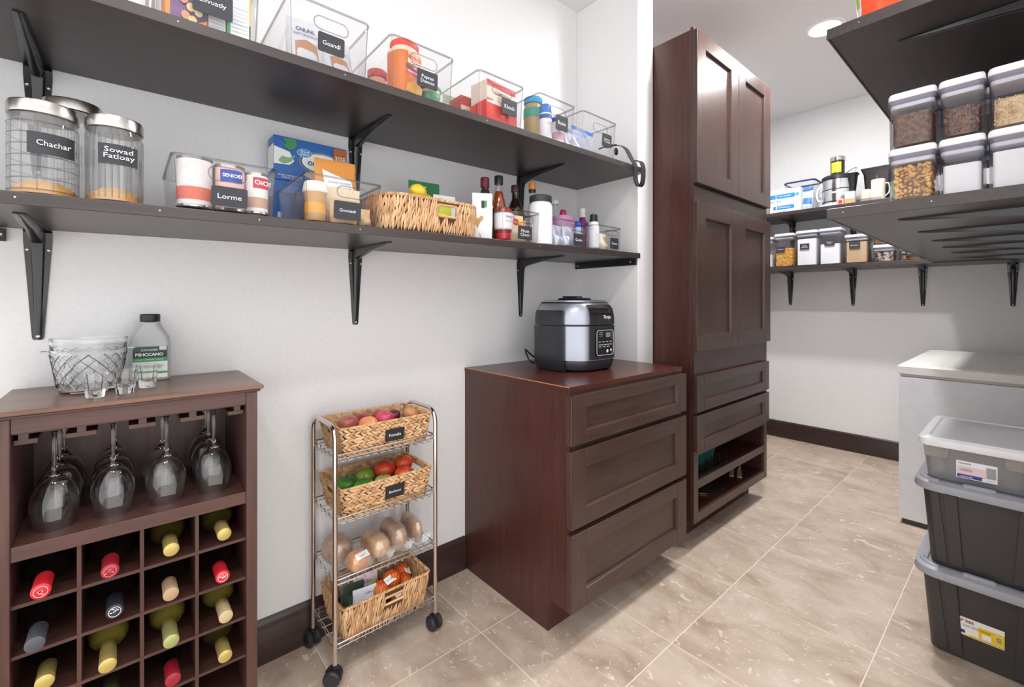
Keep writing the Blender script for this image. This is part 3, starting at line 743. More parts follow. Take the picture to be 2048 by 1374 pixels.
# ================================================================ LOWER LEFT SHELF
# canisters
CANGLASS = thin_clear('canister_glass', (0.95, 0.95, 0.95), 1.5, 0.03, 1.5, 0.03, (0.8, 0.8, 0.82, 1))
CANRIB = thin_clear('canister_ribs', (0.80, 0.80, 0.80), 1.5, 0.05, 2.2)
def canister(label, loc, r, h, txt, grid, a=0.0):
    t = thing('glass_canister', label, 'canister', loc, R90 + a, 'glass canisters with steel lids')
    n = 40
    MB().lathe([(r * 0.96, 0), (r, 0.006), (r, h - 0.02), (r * 0.95, h - 0.012), (r * 0.95, h - 0.004), (r * 0.92, h - 0.004), (r * 0.92, h - 0.014), (r - 0.003, h - 0.022), (r - 0.003, 0.006), (0.001, 0.005)], n, cap1=False).build('body', CANGLASS, t)
    if grid:
        for z in [0.012 + i * (h - 0.04) / 6 for i in range(7)]:
            MB().lathe([(r, z - 0.0012), (r + 0.0012, z), (r, z + 0.0012), (r - 0.0005, z)], n, closed=True).build('glass_ring', CANRIB, t)
    m = 14 if grid else 26
    for i in range(m):
        a_ = 2 * PI * i / m
        MB().tube([(r * math.sin(a_), -r * math.cos(a_), 0.01), (r * math.sin(a_), -r * math.cos(a_), h - 0.024)], 0.0013 if grid else 0.0018, 5).build('glass_rib', CANRIB, t)
    MB().lathe([(r * 0.98, h - 0.012), (r * 1.03, h - 0.010), (r * 1.03, h + 0.010), (r * 1.0, h + 0.014), (r * 0.9, h + 0.0145), (0.001, h + 0.0145)], 40).build('lid', STEEL, t)
    MB().lathe([(r * 0.9, 0.006), (r * 0.92, 0.02), (r * 0.5, 0.034), (0.001, 0.030)], 16).build('contents', col(230, 168, 70, bump=0.6, bscale=90), t)
    if txt:
        lw, lh = 0.066, 0.042
        pts = [(r + 0.0022) * 1 for _ in (0,)]
        lb = band(t, 'label_card', r + 0.002, h * 0.47, h * 0.47 + lh, CHALK, -0.7, 0.7, 14)
        text(lb, txt, 0.05, 0.011 if '\n' not in txt else 0.026, (0, -r - 0.0042, h * 0.47 + lh / 2), CHALKTXT)
    return t
canister('glass jar with square grid pattern and steel lid, labelled Chachar', inL(-0.121, 0.315, 0.001), 0.051, 0.172, 'Chachar', True, 0.35)
canister('fluted glass jar with steel lid, labelled Sowad Fatloay', inL(-0.013, 0.325, 0.001), 0.047, 0.168, 'Sowad\nFatloay', False, 0.15)
canister('unlabelled steel-lidded glass jar standing behind the two labelled jars', inL(-0.088, 0.155, 0.001), 0.050, 0.240, None, False)

bin_('clear bin of food tins, labelled Lorme', onL(0.188, FR - .005, 0.29), R90, 0.214, 0.29, 0.122, 'Lorme', 0.02, 0.32, 0.074, 0.046, 0.06, (0.0, 0.74, 0.36, 0.27))
bin_('clear bin of grains and pouches, labelled Grocesah', onL(0.466, FR - .005, 0.28), R90, 0.216, 0.28, 0.126, 'Grocesah', 0.04, 0.32, 0.076, 0.05, 0.08, (0.1, 0.72, 0.4, 0.24), tl=(0.6, 0.24))
# tins
def tin(label, y, x, r, h, main, b2, txt, tcol, a=0.0):
    t = thing('food_tin', label, 'tin', inL(y, x), R90 + a, 'food tins in the Lorme bin')
    MB().lathe([(r * 0.9, 0.0), (r, 0.002), (r * 0.97, 0.005), (r * 0.97, h - 0.005), (r, h - 0.002), (r, h), (r * 0.93, h), (r * 0.93, h - 0.004), (0.001, h - 0.004)], 28).build('body', STEEL, t)
    band(t, 'paper_label', r * 0.97, 0.007, h - 0.007, main)
    band(t, 'label_stripe', r * 0.97 + 0.0005, h * 0.15, h * 0.4, b2)
    if txt:
        band(t, 'name_panel', r * 0.97 + 0.0008, h * 0.62, h * 0.88, tcol, -0.8, 0.8, 10)
        text(t, txt, 0.04, 0.012, (0, -r * 0.97 - 0.003, h * 0.75), WHT, bold=0.02)
tin('tall tin with pale label at the left of the Lorme bin', 0.128, 0.335, 0.036, 0.118, col(222, 216, 214), col(206, 96, 70), None, None)
tin('tin with a blue name panel behind the oval handle of the Lorme bin', 0.199, 0.335, 0.032, 0.112, col(226, 190, 176), col(212, 140, 120), 'SENIOEI', col(28, 60, 160))
tin('red and cream tin at the right of the Lorme bin', 0.2575, 0.335, 0.026, 0.104, col(232, 226, 220), col(190, 150, 130), 'OiO!', col(196, 40, 50), 0.3)
tin('steel-topped tin at the back left of the Lorme bin', 0.145, 0.235, 0.038, 0.128, col(80, 120, 90), col(150, 90, 60), None, None)
tin('steel-topped tin at the back right of the Lorme bin', 0.232, 0.235, 0.038, 0.124, col(70, 110, 170), col(190, 60, 50), None, None)

# blue boxes
bl = col(26, 96, 176, rough=0.35)
leaf = [(.1, .95), (.28, .97), (.3, .86), (.26, .74), (.2, .70), (.12, .78), (.16, .86)]
pack('food_box', 'lower blue food box standing on the shelf behind the bins', 'box', inL(0.468, 0.055, 0), R90, 0.226, 0.07, 0.168, bl, [('r', .06, .5, .1, .9, col(48, 116, 196)), ('r', .04, .1, .3, .4, WHT)])
pack('food_box', 'upper blue food box with white oval name panel and green leaves', 'box', inL(0.466, 0.055, 0.1685), R90, 0.226, 0.07, 0.138, bl, [
    ('e', .64, .52, .62, .52, col(150, 190, 120)), ('e', .64, .52, .60, .48, NAVY), ('e', .65, .52, .58, .45, WHT), ('e', .40, .70, .2, .2, WHT), ('e', .40, .70, .19, .185, col(36, 140, 214)),
    ('t', 'Qunal\nGelloh', .40, .70, .13, .12, WHT, 0.02), ('t', 'Oiar', .52, .49, .16, .10, NAVY, 0.02),
    ('p', leaf, col(60, 140, 84)), ('p', [(.0, .74), (.2, .66), (.26, .46), (.2, .36), (.0, .34)], col(236, 238, 232)), ('p', [(.05, .42), (.1, .54), (.2, .52), (.28, .62), (.22, .44), (.12, .36)], col(130, 176, 130)),
    ('r', .80, 1, .4, .96, col(176, 96, 46)), ('t', '3SSE', .9, .72, .16, .16, CRM, 0.02), ('p', [(.36, .2), (.5, .3), (.6, .2), (.5, .1)], TAN), ('t', 'DUNE TARTIH ODS4\nANDUE HPOO', .2, .08, .3, .1, WHT)],
    sides=[(WHT, .25, .8)])
# contents of the Grocesah bin
jar('spice_jar', 'small jar with white cap and amber label in the Grocesah bin', 'jar', inL(0.402, 0.33), [(0.026, 0), (0.028, 0.004), (0.026, 0.05), (0.030, 0.075), (0.030, 0.08)], col(196, 150, 96), [(0.031, 0.078), (0.033, 0.082), (0.029, 0.105), (0.026, 0.108)], col(240, 232, 220), [(0.02, 0.05, col(224, 160, 60), lambda z: 0.0285 - (z - 0.004) * 0.04)], rz=R90)
pouch('kraft_pouch', 'orange kraft pouch with white label standing in the Grocesah bin', 'pouch', inL(0.492, 0.25), R90 - 0.05, 0.125, 0.07, 0.21, col(206, 138, 60, rough=0.6), [('p', [(.18, .84), (.45, .78), (.85, .72), (.95, .45), (.9, .1), (.15, .1), (.22, .5)], WHT), ('r', .25, .8, .12, .36, col(206, 170, 120)), ('t', 'ATLA IBA UILUINMAIS', .56, .66, .55, .05, TXB), ('t', 'sacto tuan', .6, .58, .3, .04, TXB), ('e', .6, .25, .4, .16, CRM)], lean=0.12)
for i, (yy, xx, ww) in enumerate(((0.478, 0.335, 0.08), (0.54, 0.335, 0.035))):
    pouch('grain_bag', ('tan bag of grain lying in front in the Grocesah bin', 'small tan bag of grain at the right of the Grocesah bin')[i], 'bag', inL(yy, xx), R90, ww, 0.05, 0.07 - 0.02 * i, col(214, 180, 136, rough=0.6, bump=0.5, bscale=120), [], 'bags of grain', wob=0.003)
pouch('grain_bag', 'oat bag seen through the handle of the Grocesah bin', 'bag', inL(0.49, 0.302), R90, 0.10, 0.02, 0.11, col(226, 206, 176, rough=0.6, bump=0.8, bscale=260), [], 'bags of grain', wob=0.002)
pack('food_box', 'small dark blue packet at the left back of the Grocesah bin', 'box', inL(0.405, 0.2), R90 + 0.1, 0.05, 0.04, 0.10, col(70, 76, 110))

# ================================================================ WOVEN BASKETS
def wicker_mat(name, cs):
    m, N, L, p = base_mat(name)
    tc = N.new('ShaderNodeTexCoord')
    ge = N.new('ShaderNodeNewGeometry')
    r = N.new('ShaderNodeValToRGB'); e = r.color_ramp.elements
    e[0].position = 0.0; e[0].color = S(*cs[0]); e[1].position = 0.9; e[1].color = S(*cs[2])
    k = e.new(0.3); k.color = S(*cs[1])
    L.new(ge.outputs['Random Per Island'], r.inputs['Fac']); L.new(r.outputs['Color'], p.inputs['Base Color'])
    p.inputs['Roughness'].default_value = 0.6
    n2 = N.new('ShaderNodeTexNoise'); n2.inputs['Scale'].default_value = 300
    L.new(tc.outputs['Object'], n2.inputs['Vector'])
    b = N.new('ShaderNodeBump'); b.inputs['Strength'].default_value = 0.3; b.inputs['Distance'].default_value = 0.001
    L.new(n2.outputs['Fac'], b.inputs['Height']); L.new(b.outputs['Normal'], p.inputs['Normal'])
    return m
WICK = wicker_mat('water_hyacinth', ((168, 124, 84), (198, 154, 110), (222, 184, 140)))
WICKIN = col(84, 54, 32, rough=0.8, bump=0.6, bscale=120)

class Perim:
    """walks round a rounded rectangle"""
    def __init__(s, w, d, r, n=8):
        s.p = [Vector((x, y, 0)) for x, y in rr(w, d, r, n)]
        s.l = [0]
        for i in range(len(s.p)): s.l.append(s.l[-1] + (s.p[(i + 1) % len(s.p)] - s.p[i]).length)
        s.L = s.l[-1]
    def at(s, u):
        u %= s.L
        for i in range(len(s.p)):
            if u <= s.l[i + 1]:
                a, b = s.p[i], s.p[(i + 1) % len(s.p)]
                t = (b - a).normalized()
                return a + (b - a) * ((u - s.l[i]) / max(1e-9, s.l[i + 1] - s.l[i])), t
        return s.p[0], (s.p[1] - s.p[0]).normalized()

def spindle(mb, c, t, n, ln, r, fl=0.6):
    """leaf-shaped strand: centre, direction, outward normal"""
    t = t.normalized(); s = t.cross(n).normalized(); n = s.cross(t)
    rings = []
    for q, k in ((-0.5, 0.15), (-0.22, 0.9), (0.1, 1.0), (0.5, 0.15)):
        p = c + t * (ln * q)
        rings.append([tuple(p + (s * math.cos(2 * PI * i / 5) + n * math.sin(2 * PI * i / 5) * fl) * (r * k)) for i in range(5)])
    mb.loft(rings)

def basket(label, loc, rz, w, d, h, taper, style, holes=(), group='woven baskets', r=0.03, rows=10, sl=0.024, lab=None):
    t = thing('woven_basket', label, 'basket', loc, rz, group)
    k = 1 - taper
    dims = lambda z: (w * (k + (1 - k) * z / h), d * (k + (1 - k) * z / h))
    def inhole(x, y, z):
        for side_, c, z0, z1, hw in holes:
            if side_ == 'f' and y < -d * 0.33 and abs(x - c) < hw and z0 < z < z1: return True
            if side_ == 'x' and abs(x) > w * 0.36 and abs(y - c) < hw and z0 < z < z1: return True
        return False
    # thin shell
    NP, NZ = 72, 12
    sh = MB(); V = []
    for off in (0.0, -0.004):
        for j in range(NZ + 1):
            z = 0.003 + (h - 0.006) * j / NZ
            W, D = dims(z); P = Perim(W + 2 * off, D + 2 * off, r)
            for i in range(NP):
                p, _ = P.at(P.L * i / NP); V.append((p.x, p.y, z))
    F = []
    for L_ in (0, 1):
        b0 = L_ * NP * (NZ + 1)
        for j in range(NZ):
            for i in range(NP):
                q = [b0 + j * NP + i, b0 + j * NP + (i + 1) % NP, b0 + (j + 1) * NP + (i + 1) % NP, b0 + (j + 1) * NP + i]
                c = [sum(V[a][m] for a in q) / 4 for m in range(3)]
                if not inhole(*c): F.append(tuple(q))
    F.append(tuple(range(NP)))
    sh.add(V, F); o = sh.build('liner', WICKIN, t)
    wv = MB()
    if style == 'h':
        for j in range(rows):
            z = 0.005 + (h - 0.012) * (j + 0.5) / rows
            W, D = dims(z); P = Perim(W, D, r); n_ = int(P.L / (sl * 0.70))
            for i in range(n_):
                u = P.L * (i + 0.5 * (j % 2)) / n_ + random.uniform(-0.002, 0.002)
                p, tn = P.at(u); nr = Vector((tn.y, -tn.x, 0))
                if inhole(p.x, p.y, z): continue
                tl = 0.42 if j % 2 else -0.42
                spindle(wv, Vector((p.x, p.y, z)) + nr * random.uniform(0.0012, 0.003), tn + Vector((0, 0, tl + random.uniform(-.12, .12))), nr, sl * random.uniform(0.95, 1.3), h / rows * 0.44 * random.uniform(0.85, 1.1), 0.8)
                if j > rows - 7:
                    spindle(wv, Vector((p.x, p.y, z)) - nr * 0.005, tn + Vector((0, 0, -tl)), -nr, sl * 1.2, h / rows * 0.6, 0.4)
    else:
        for j in range(rows):
            z = 0.004 + (h - 0.012) * (j + 0.5) / rows
            W, D = dims(z); P = Perim(W, D, r); n_ = int(P.L / 0.0085)
            for i in range(n_):
                u = P.L * (i + 0.5 * (j % 2)) / n_ + random.uniform(-0.001, 0.001)
                p, tn = P.at(u); nr = Vector((tn.y, -tn.x, 0))
                zz = z + random.uniform(-0.003, 0.003)
                if inhole(p.x, p.y, zz): continue
                ln = h / rows * random.uniform(1.4, 1.9)
                zz = min(max(zz, ln / 2), h - ln / 2)
                if any(inhole(p.x, p.y, zz + ln * q_) for q_ in (-0.4, -0.2, 0, 0.2, 0.4)): continue
                spindle(wv, Vector((p.x, p.y, zz)) + nr * random.uniform(0.0015, 0.004), Vector((0, 0, 1)) + tn * random.uniform(-0.1, 0.45), nr, ln, 0.0048 * random.uniform(0.8, 1.1), 0.75)
                if j > rows - 4: spindle(wv, Vector((p.x, p.y, zz)) - nr * 0.005, Vector((0, 0, 1)) + tn * 0.3, -nr, h / rows * 1.8, 0.005, 0.4)
    o = wv.build('weave', WICK, t, sharp=60); o['kind'] = 'stuff'
    rim = MB()
    W, D = dims(h); P = Perim(W, D, r); n_ = int(P.L / 0.0085)
    for i in range(n_):
        p, tn = P.at(P.L * i / n_); nr = Vector((tn.y, -tn.x, 0))
        spindle(rim, Vector((p.x, p.y, h - 0.004)), tn + Vector((0, 0, 0.8)) + nr * 0.6, nr, 0.017, 0.0045, 0.9)
        spindle(rim, Vector((p.x, p.y, h - 0.005)) - nr * 0.003, tn - Vector((0, 0, 0.7)) - nr * 0.4, -nr, 0.016, 0.0042, 0.9)
    o = rim.build('braided_rim', WICK, t, sharp=60); o['kind'] = 'stuff'
    for side_, c, z0, z1, hw in holes:
        zm = (z0 + z1) / 2
        W, D = dims(zm)
        for sgn in ((-1, 1) if side_ == 'x' else (1,)):
            path = []
            for a, b_ in rr(hw * 2, z1 - z0, min(hw, (z1 - z0) / 2) * 0.45, 4):
                W, D = dims(zm + b_)
                path.append((c + a, -D / 2 - 0.001, zm + b_) if side_ == 'f' else (sgn * (W / 2 + 0.001), c + a, zm + b_))
            MB().tube(path, 0.0042, 6, closed=True).build('handle_edge', WICK, t)
    if lab:
        txt, cx, cz, lw, lh = lab
        W, D = dims(cz)
        lb = MB().prism(rr(lw, lh, 0.004, 3), -0.0012, 0).build('label_card', col(36, 34, 36, rough=0.55), t)
        lb.location = (cx, -D / 2 - 0.006, cz); lb.rotation_euler = (math.atan2(d * taper / 2, h), 0, 0)
        text(lb, txt, lw * 0.62, lh * 0.3, (0, -0.0018, 0), CHALKTXT)
    return t

# ================================================================ LOWER LEFT SHELF, right part
yb = 0.765
basket('wide woven basket with a front handle hole on the lower shelf', onL(yb, FR - 0.005, 0.29), R90, 0.365, 0.29, 0.112, 0.05, 'v', [('f', 0.035, 0.058, 0.094, 0.038)], r=0.075, rows=4)
t = thing('lemon', 'yellow lemon on top of the shelf basket', 'lemon', (0.262, 0.757, LL(0.76) + 0.155), 0.6)
MB().lathe([(0.001, -0.042), (0.006, -0.04), (0.018, -0.032), (0.027, -0.014), (0.028, 0.004), (0.022, 0.022), (0.012, 0.032), (0.005, 0.037), (0.001, 0.039)], 20).xf(Matrix.Rotation(PI / 2, 4, 'X')).build('lemon_skin', col(246, 206, 60, rough=0.4, bump=0.25, bscale=250), t)
pack('food_box', 'dark green carton lying at the left of the shelf basket', 'box', (0.22, 0.70, LL(0.7) + 0.012), R90 - 0.1, 0.11, 0.05, 0.118, col(24, 110, 74), [('t', 'RUMIN', .5, .8, .7, .14, col(200, 180, 90), 0.02), ('r', 0, 1, .0, .1, YEL)])
pouch('seed_packet', 'green seed packet with a yellow lemon print standing in the shelf basket', 'packet', (0.165, 0.845, LL(0.84) + 0.012), R90 - 0.12, 0.125, 0.03, 0.215, col(28, 116, 66), [('e', .5, .72, .5, .16, col(206, 190, 70)), ('r', .1, .9, .52, .62, col(232, 226, 206)), ('t', 'STANLYNS', .5, .57, .7, .06, TXT, 0.02), ('r', 0, 1, .0, .35, col(90, 60, 44)), ('r', .44, .56, .9, .915, WHT)], lean=0.08)
pouch('snack_bag', 'brown snack bag beside the lemon in the shelf basket', 'bag', (0.262, 0.80, LL(0.8) + 0.012), R90, 0.13, 0.03, 0.124, col(150, 92, 48), [('r', .2, .8, .4, .8, col(196, 140, 70))], wob=0.003)
pouch('snack_bag', 'green and yellow bag seen through the handle hole of the shelf basket', 'bag', (0.33, 0.79, LL(0.8) + 0.012), R90, 0.12, 0.03, 0.095, col(190, 206, 60), [('r', .2, .8, .4, .7, YEL), ('e', .6, .5, .3, .3, LGR)], wob=0.002)
pouch('salad_bag', 'white and green bag standing at the right end of the shelf basket', 'bag', (0.245, 0.882, LL(0.88) + 0.012), R90 - 0.1, 0.09, 0.04, 0.155, col(226, 230, 230), [('r', .0, .5, .72, .92, col(130, 180, 60)), ('r', .52, .66, .7, .86, TXT), ('r', .66, .72, .7, .86, GRN), ('r', .72, .78, .7, .86, WHT)], lean=0.1)
pouch('salad_bag', 'tall white pouch with a woven picture, wedged right of the shelf basket', 'bag', (0.325, 0.985, LL(1.0) + 0.002), R90 - 0.5, 0.075, 0.02, 0.172, col(232, 236, 240), [('p', [(.0, .12), (.4, .05), (.55, .5), (.0, .55)], col(200, 150, 100)), ('r', .45, .6, .68, .84, TXT), ('r', .6, .72, .7, .84, col(60, 150, 100))], lean=0.02)

CLR = thin_clear('bottle_glass', (0.93, 0.93, 0.92), 1.5, 0.02, 1.8)
def sauce(label, y, x, prof, mat, cap, capmat, bands=(), texts=(), fill=None, fillmat=None):
    return jar('sauce_bottle', label, 'bottle', inL(y, x, 0.001), prof, mat, cap, capmat, bands, fill, fillmat, 'sauce and syrup bottles', 24, texts)
AMB = col(150, 62, 20, rough=0.08, coat=1.0); DARK = col(34, 16, 14, rough=0.08, coat=1.0)
sauce('clear bottle with a dark red cap, left of the amber syrup', 1.092, 0.20, [(0.028, 0), (0.031, 0.004), (0.031, 0.17), (0.02, 0.21), (0.015, 0.225), (0.0145, 0.24)], col(60, 50, 48, rough=0.1, coat=1.0), [(0.0175, 0.232), (0.018, 0.236), (0.0175, 0.268), (0.015, 0.271)], DKR, [(0.12, 0.18, TXT, lambda z: 0.0312 if z < 0.17 else 0.0312 - (z - 0.17) * 0.27)], [('AU', 0.03, 0.014, 0.15, 0.0315, WHT)])
sauce('amber syrup bottle with a black cap', 1.163, 0.20, [(0.03, 0), (0.033, 0.004), (0.033, 0.13), (0.024, 0.19), (0.0155, 0.225)], AMB, [(0.0175, 0.255), (0.018, 0.258), (0.018, 0.285), (0.0165, 0.289)], BLACKP, (), (), [(0.0155, 0.225), (0.0162, 0.23), (0.0162, 0.256)], CLR)
sauce('dark brown sauce bottle with a wine-red cap', 1.252, 0.20, [(0.036, 0), (0.039, 0.004), (0.039, 0.13), (0.034, 0.16), (0.022, 0.19), (0.0145, 0.205), (0.014, 0.24)], DARK, [(0.0165, 0.235), (0.017, 0.24), (0.0165, 0.262), (0.0145, 0.265)], col(70, 30, 34), [(0.11, 0.15, col(120, 90, 80), 0.0392)])
sauce('clear long-necked bottle with an orange cap', 1.352, 0.20, [(0.034, 0), (0.037, 0.004), (0.037, 0.12), (0.033, 0.15), (0.019, 0.18), (0.0135, 0.21), (0.0125, 0.265)], CLR, [(0.0155, 0.262), (0.016, 0.266), (0.0155, 0.29), (0.0135, 0.293)], ORG, (), (), [(0.0155, 0.25), (0.0158, 0.252), (0.0158, 0.262), (0.0155, 0.262)], BLACKP)

bin_('small clear bin with the sauce bottle, labelled Filuab Closct', onL(1.125, FR - .003, 0.13), R90, 0.192, 0.13, 0.118, 'Filuab\nClosct', 0.08, 0.30, 0.07, 0.05, 0.05, (0.05, 0.72, 0.5, 0.22))
jar('ketchup_bottle', 'squeeze bottle with a blue-edged white label and red cap, lying cap-down in the Filuab bin', 'bottle', inL(1.077, 0.333), [(0.024, 0.0), (0.026, 0.004), (0.026, 0.022), (0.03, 0.028), (0.035, 0.05), (0.035, 0.10), (0.03, 0.116)], col(150, 44, 24, rough=0.25), [(0.0262, 0.0), (0.0275, 0.002), (0.0275, 0.022), (0.026, 0.024)], col(206, 30, 44), [(0.036, 0.098, col(196, 210, 232), lambda z: min(0.0355, 0.0306 + (z - 0.028) * 0.23)), (0.04, 0.094, WHT, lambda z: min(0.0359, 0.031 + (z - 0.028) * 0.23))], texts=[('HEINMAK', 0.044, 0.012, 0.082, 0.036, TXB), ('oiSceelotore', 0.04, 0.008, 0.066, 0.036, col(150, 80, 80))])
pouch('sauce_packet', 'red and yellow sauce packet in the Filuab bin', 'packet', inL(1.145, 0.33), R90, 0.07, 0.03, 0.10, col(224, 206, 170), [('e', .4, .74, .5, .26, RED), ('t', 'Cheez', .4, .74, .4, .1, WHT), ('e', .75, .72, .4, .3, YEL), ('r', .6, .8, .5, .7, ORG)], wob=0.001)
pouch('sauce_packet', 'tan packet at the right of the Filuab bin', 'packet', inL(1.188, 0.31), R90, 0.05, 0.03, 0.09, col(214, 170, 150), [], wob=0.001)
t = jar('salt_jar', 'tall clear jar full of white salt with a black lid', 'jar', inL(1.2755, 0.33, 0.001), [(0.044, 0), (0.048, 0.004), (0.048, 0.152), (0.045, 0.164), (0.041, 0.17), (0.041, 0.174)], col(238, 238, 240, rough=0.3, coat=0.8), [(0.044, 0.172), (0.0455, 0.175), (0.0455, 0.196), (0.042, 0.199)], col(48, 54, 56), n=28)
bin_('small clear bin with silver packets, labelled Goolo', onL(1.424, FR - .003, 0.12), R90, 0.184, 0.12, 0.108, 'Goolo', 0.12, 0.30, 0.062, 0.05, 0.05, (0.1, 0.74, 0.5, 0.2))
bin_('rightmost small clear bin on the lower shelf, labelled Oonao', onL(1.655, FR - .003, 0.12), R90, 0.19, 0.12, 0.108, 'Oonao', 0.2, 0.32, 0.06, 0.05, 0.05, (0.12, 0.74, 0.5, 0.2))
SILV = col(206, 210, 222, rough=0.25, metal=0.4)
for i, (yy, xx, a) in enumerate(((1.378, 0.325, 0.05), (1.43, 0.335, -0.1), (1.465, 0.30, 0.05))):
    pouch('silver_packet', ('crumpled silver packet at the left of the Goolo bin', 'crumpled silver packet in the middle of the Goolo bin', 'crumpled silver packet at the right of the Goolo bin')[i], 'packet', inL(yy, xx), R90 + a, 0.06, 0.04, 0.085, SILV, [('r', .2, .8, .5, .7, col(150, 160, 180))], 'silver packets', wob=0.004)
jar('pump_bottle', 'mauve tub with a magenta stopper behind the Goolo bin', 'bottle', inL(1.55, 0.20, 0.001), [(0.05, 0), (0.054, 0.004), (0.054, 0.15), (0.05, 0.165), (0.03, 0.17)], col(206, 150, 190), [(0.017, 0.168), (0.018, 0.172), (0.013, 0.195), (0.011, 0.197)], col(170, 40, 100))
t = jar('pump_bottle', 'slim bottle with a white disc pump top behind the mauve tub', 'bottle', inL(1.60, 0.10, 0.001), [(0.02, 0), (0.022, 0.004), (0.022, 0.17), (0.006, 0.19), (0.004, 0.195), (0.0035, 0.25)], col(222, 222, 226), [(0.018, 0.245), (0.02, 0.25), (0.02, 0.26), (0.016, 0.266)], WHITEP)
jar('pump_bottle', 'purple bottle with a tall white cap near the wing wall', 'bottle', inL(1.70, 0.19, 0.001), [(0.024, 0), (0.027, 0.004), (0.027, 0.15), (0.016, 0.17), (0.014, 0.18)], col(130, 40, 110, rough=0.15, coat=1.0), [(0.013, 0.178), (0.015, 0.182), (0.014, 0.205), (0.016, 0.21), (0.016, 0.222), (0.013, 0.224)], WHITEP)
jar('pump_bottle', 'small blue-capped bottle in the Goolo bin', 'bottle', inL(1.488, 0.345), [(0.012, 0), (0.013, 0.003), (0.013, 0.085)], col(190, 200, 226), [(0.013, 0.085), (0.0145, 0.088), (0.014, 0.105), (0.012, 0.108)], col(30, 80, 200))
jar('glue_bottle', 'white bottle with a black cap standing in the Oonao bin', 'bottle', inL(1.60, 0.34), [(0.02, 0), (0.024, 0.004), (0.025, 0.09), (0.02, 0.115), (0.016, 0.12)], WHITEP, [(0.016, 0.118), (0.0175, 0.122), (0.0165, 0.15), (0.014, 0.153)], BLACKP)
pouch('garlic_bag', 'white and gold garlic bag in the Oonao bin', 'bag', inL(1.672, 0.33), R90, 0.06, 0.05, 0.075, col(224, 214, 196), [('r', .5, .9, .3, .8, col(180, 150, 80))], wob=0.004)

# ================================================================ WINE RACK
RX0, RX1, RY0, RY1 = 0.018, 0.332, -0.19, 0.26
t = thing('wine_rack', 'dark wooden wine rack cabinet with bottle cubbies and stemware rails', 'wine rack')
MB().box(0.016, 0.345, -0.203, 0.272, 0.9425, 0.952).build('top_board', RACKTOP, t, bevel=0.002)
MB().box(0.016, 0.338, -0.197, 0.266, 0.9355, 0.9424).build('top_moulding', RACK_Y, t, bevel=0.002)
for ya, yb2 in ((RY0, -0.165), (0.235, RY1)):
    MB().box(0.306, RX1, ya, yb2, 0, 0.9355).build('post', RACK_Z, t, bevel=0.002)
    MB().box(RX0, 0.044, ya, yb2, 0, 0.9355).build('post', RACK_Z, t, bevel=0.002)
    MB().box(0.044, 0.306, ya + (0.008 if ya < 0 else 0.0), yb2 - (0.0 if ya < 0 else 0.008), 0.06, 0.9355).build('side_panel', RACK_Z, t)
MB().box(RX0, 0.026, -0.165, 0.235, 0.06, 0.9355).build('back_panel', RACK_Z, t)
MB().box(0.312, 0.329, -0.165, 0.235, 0.905, 0.9355).build('apron', RACK_Y, t, bevel=0.001)
MB().box(0.026, 0.3125, -0.165, 0.235, 0.9, 0.91).build('rail_board', RACK_Y, t)
MB().box(0.026, 0.330, -0.165, 0.235, 0.655, 0.685).build('glass_shelf', RACK_Y, t, bevel=0.0015)
MB().box(0.026, 0.325, -0.165, 0.235, 0.06, 0.072).build('bottom_board', RACK_Y, t)
MB().box(0.30, 0.32, -0.165, 0.235, 0.0, 0.06).build('kick_board', RACK_Y, t)
for z in (0.563, 0.464, 0.364, 0.267, 0.167):
    MB().box(0.026, 0.322, -0.165, 0.235, z - 0.0035, z + 0.0035).build('divider', RACK_Y, t)
for y in (-0.069, 0.0325, 0.134):
    MB().box(0.0262, 0.3215, y - 0.0035, y + 0.0035, 0.072, 0.655).build('divider', RACK_Z, t)
for y, l, r_ in ((-0.15, 0.014, 0.02), (-0.066, 0.024, 0.024), (0.034, 0.024, 0.024), (0.127, 0.024, 0.024), (0.219, 0.02, 0.014)):
    MB().box(0.03, 0.309, y - 0.007, y + 0.007, 0.888, 0.8995).build('rail_web', RACK_Y, t)
    MB().box(0.03, 0.309, y - l, y + r_, 0.878, 0.888).build('stemware_rail', RACK_Y, t, bevel=0.001)

# wine glasses hanging upside down (foot on the rails)
gp = [(0.0305, 0.0), (0.029, 0.004), (0.008, 0.0075), (0.0042, 0.014), (0.0034, 0.04), (0.0036, 0.085), (0.0052, 0.096), (0.014, 0.106), (0.028, 0.122), (0.0375, 0.145), (0.0395, 0.165), (0.037, 0.19), (0.0325, 0.2125)]
gi = [(0.0318, 0.2125), (0.0362, 0.19), (0.0386, 0.165), (0.0366, 0.146), (0.0272, 0.1235), (0.013, 0.108), (0.002, 0.1035)]
gm = MB().lathe([(0.001, 0.0)] + gp + gi, 36).xf(Matrix.Rotation(PI, 4, 'X')).mesh('wine_glass', GLASS, sharp=60)
GY = (-0.109, -0.015, 0.078, 0.176)
names = ('first', 'second', 'third', 'fourth')
for ci, y in enumerate(GY):
    for ri, x in enumerate((0.262, 0.178, 0.094)):
        if ri == 2 and ci == 2: continue
        g = link('wine_glass', gm)
        g.location = (x, y + random.uniform(-.003, .003), 0.8985); g.rotation_euler = (0, 0, random.random())
        tag(g, 'clear stemmed wine glass hanging in the %s row from the left, %s' % (names[ci], ('nearest the front', 'second from the front', 'at the back')[ri]), 'wine glass', 'wine glasses hanging in the rack')

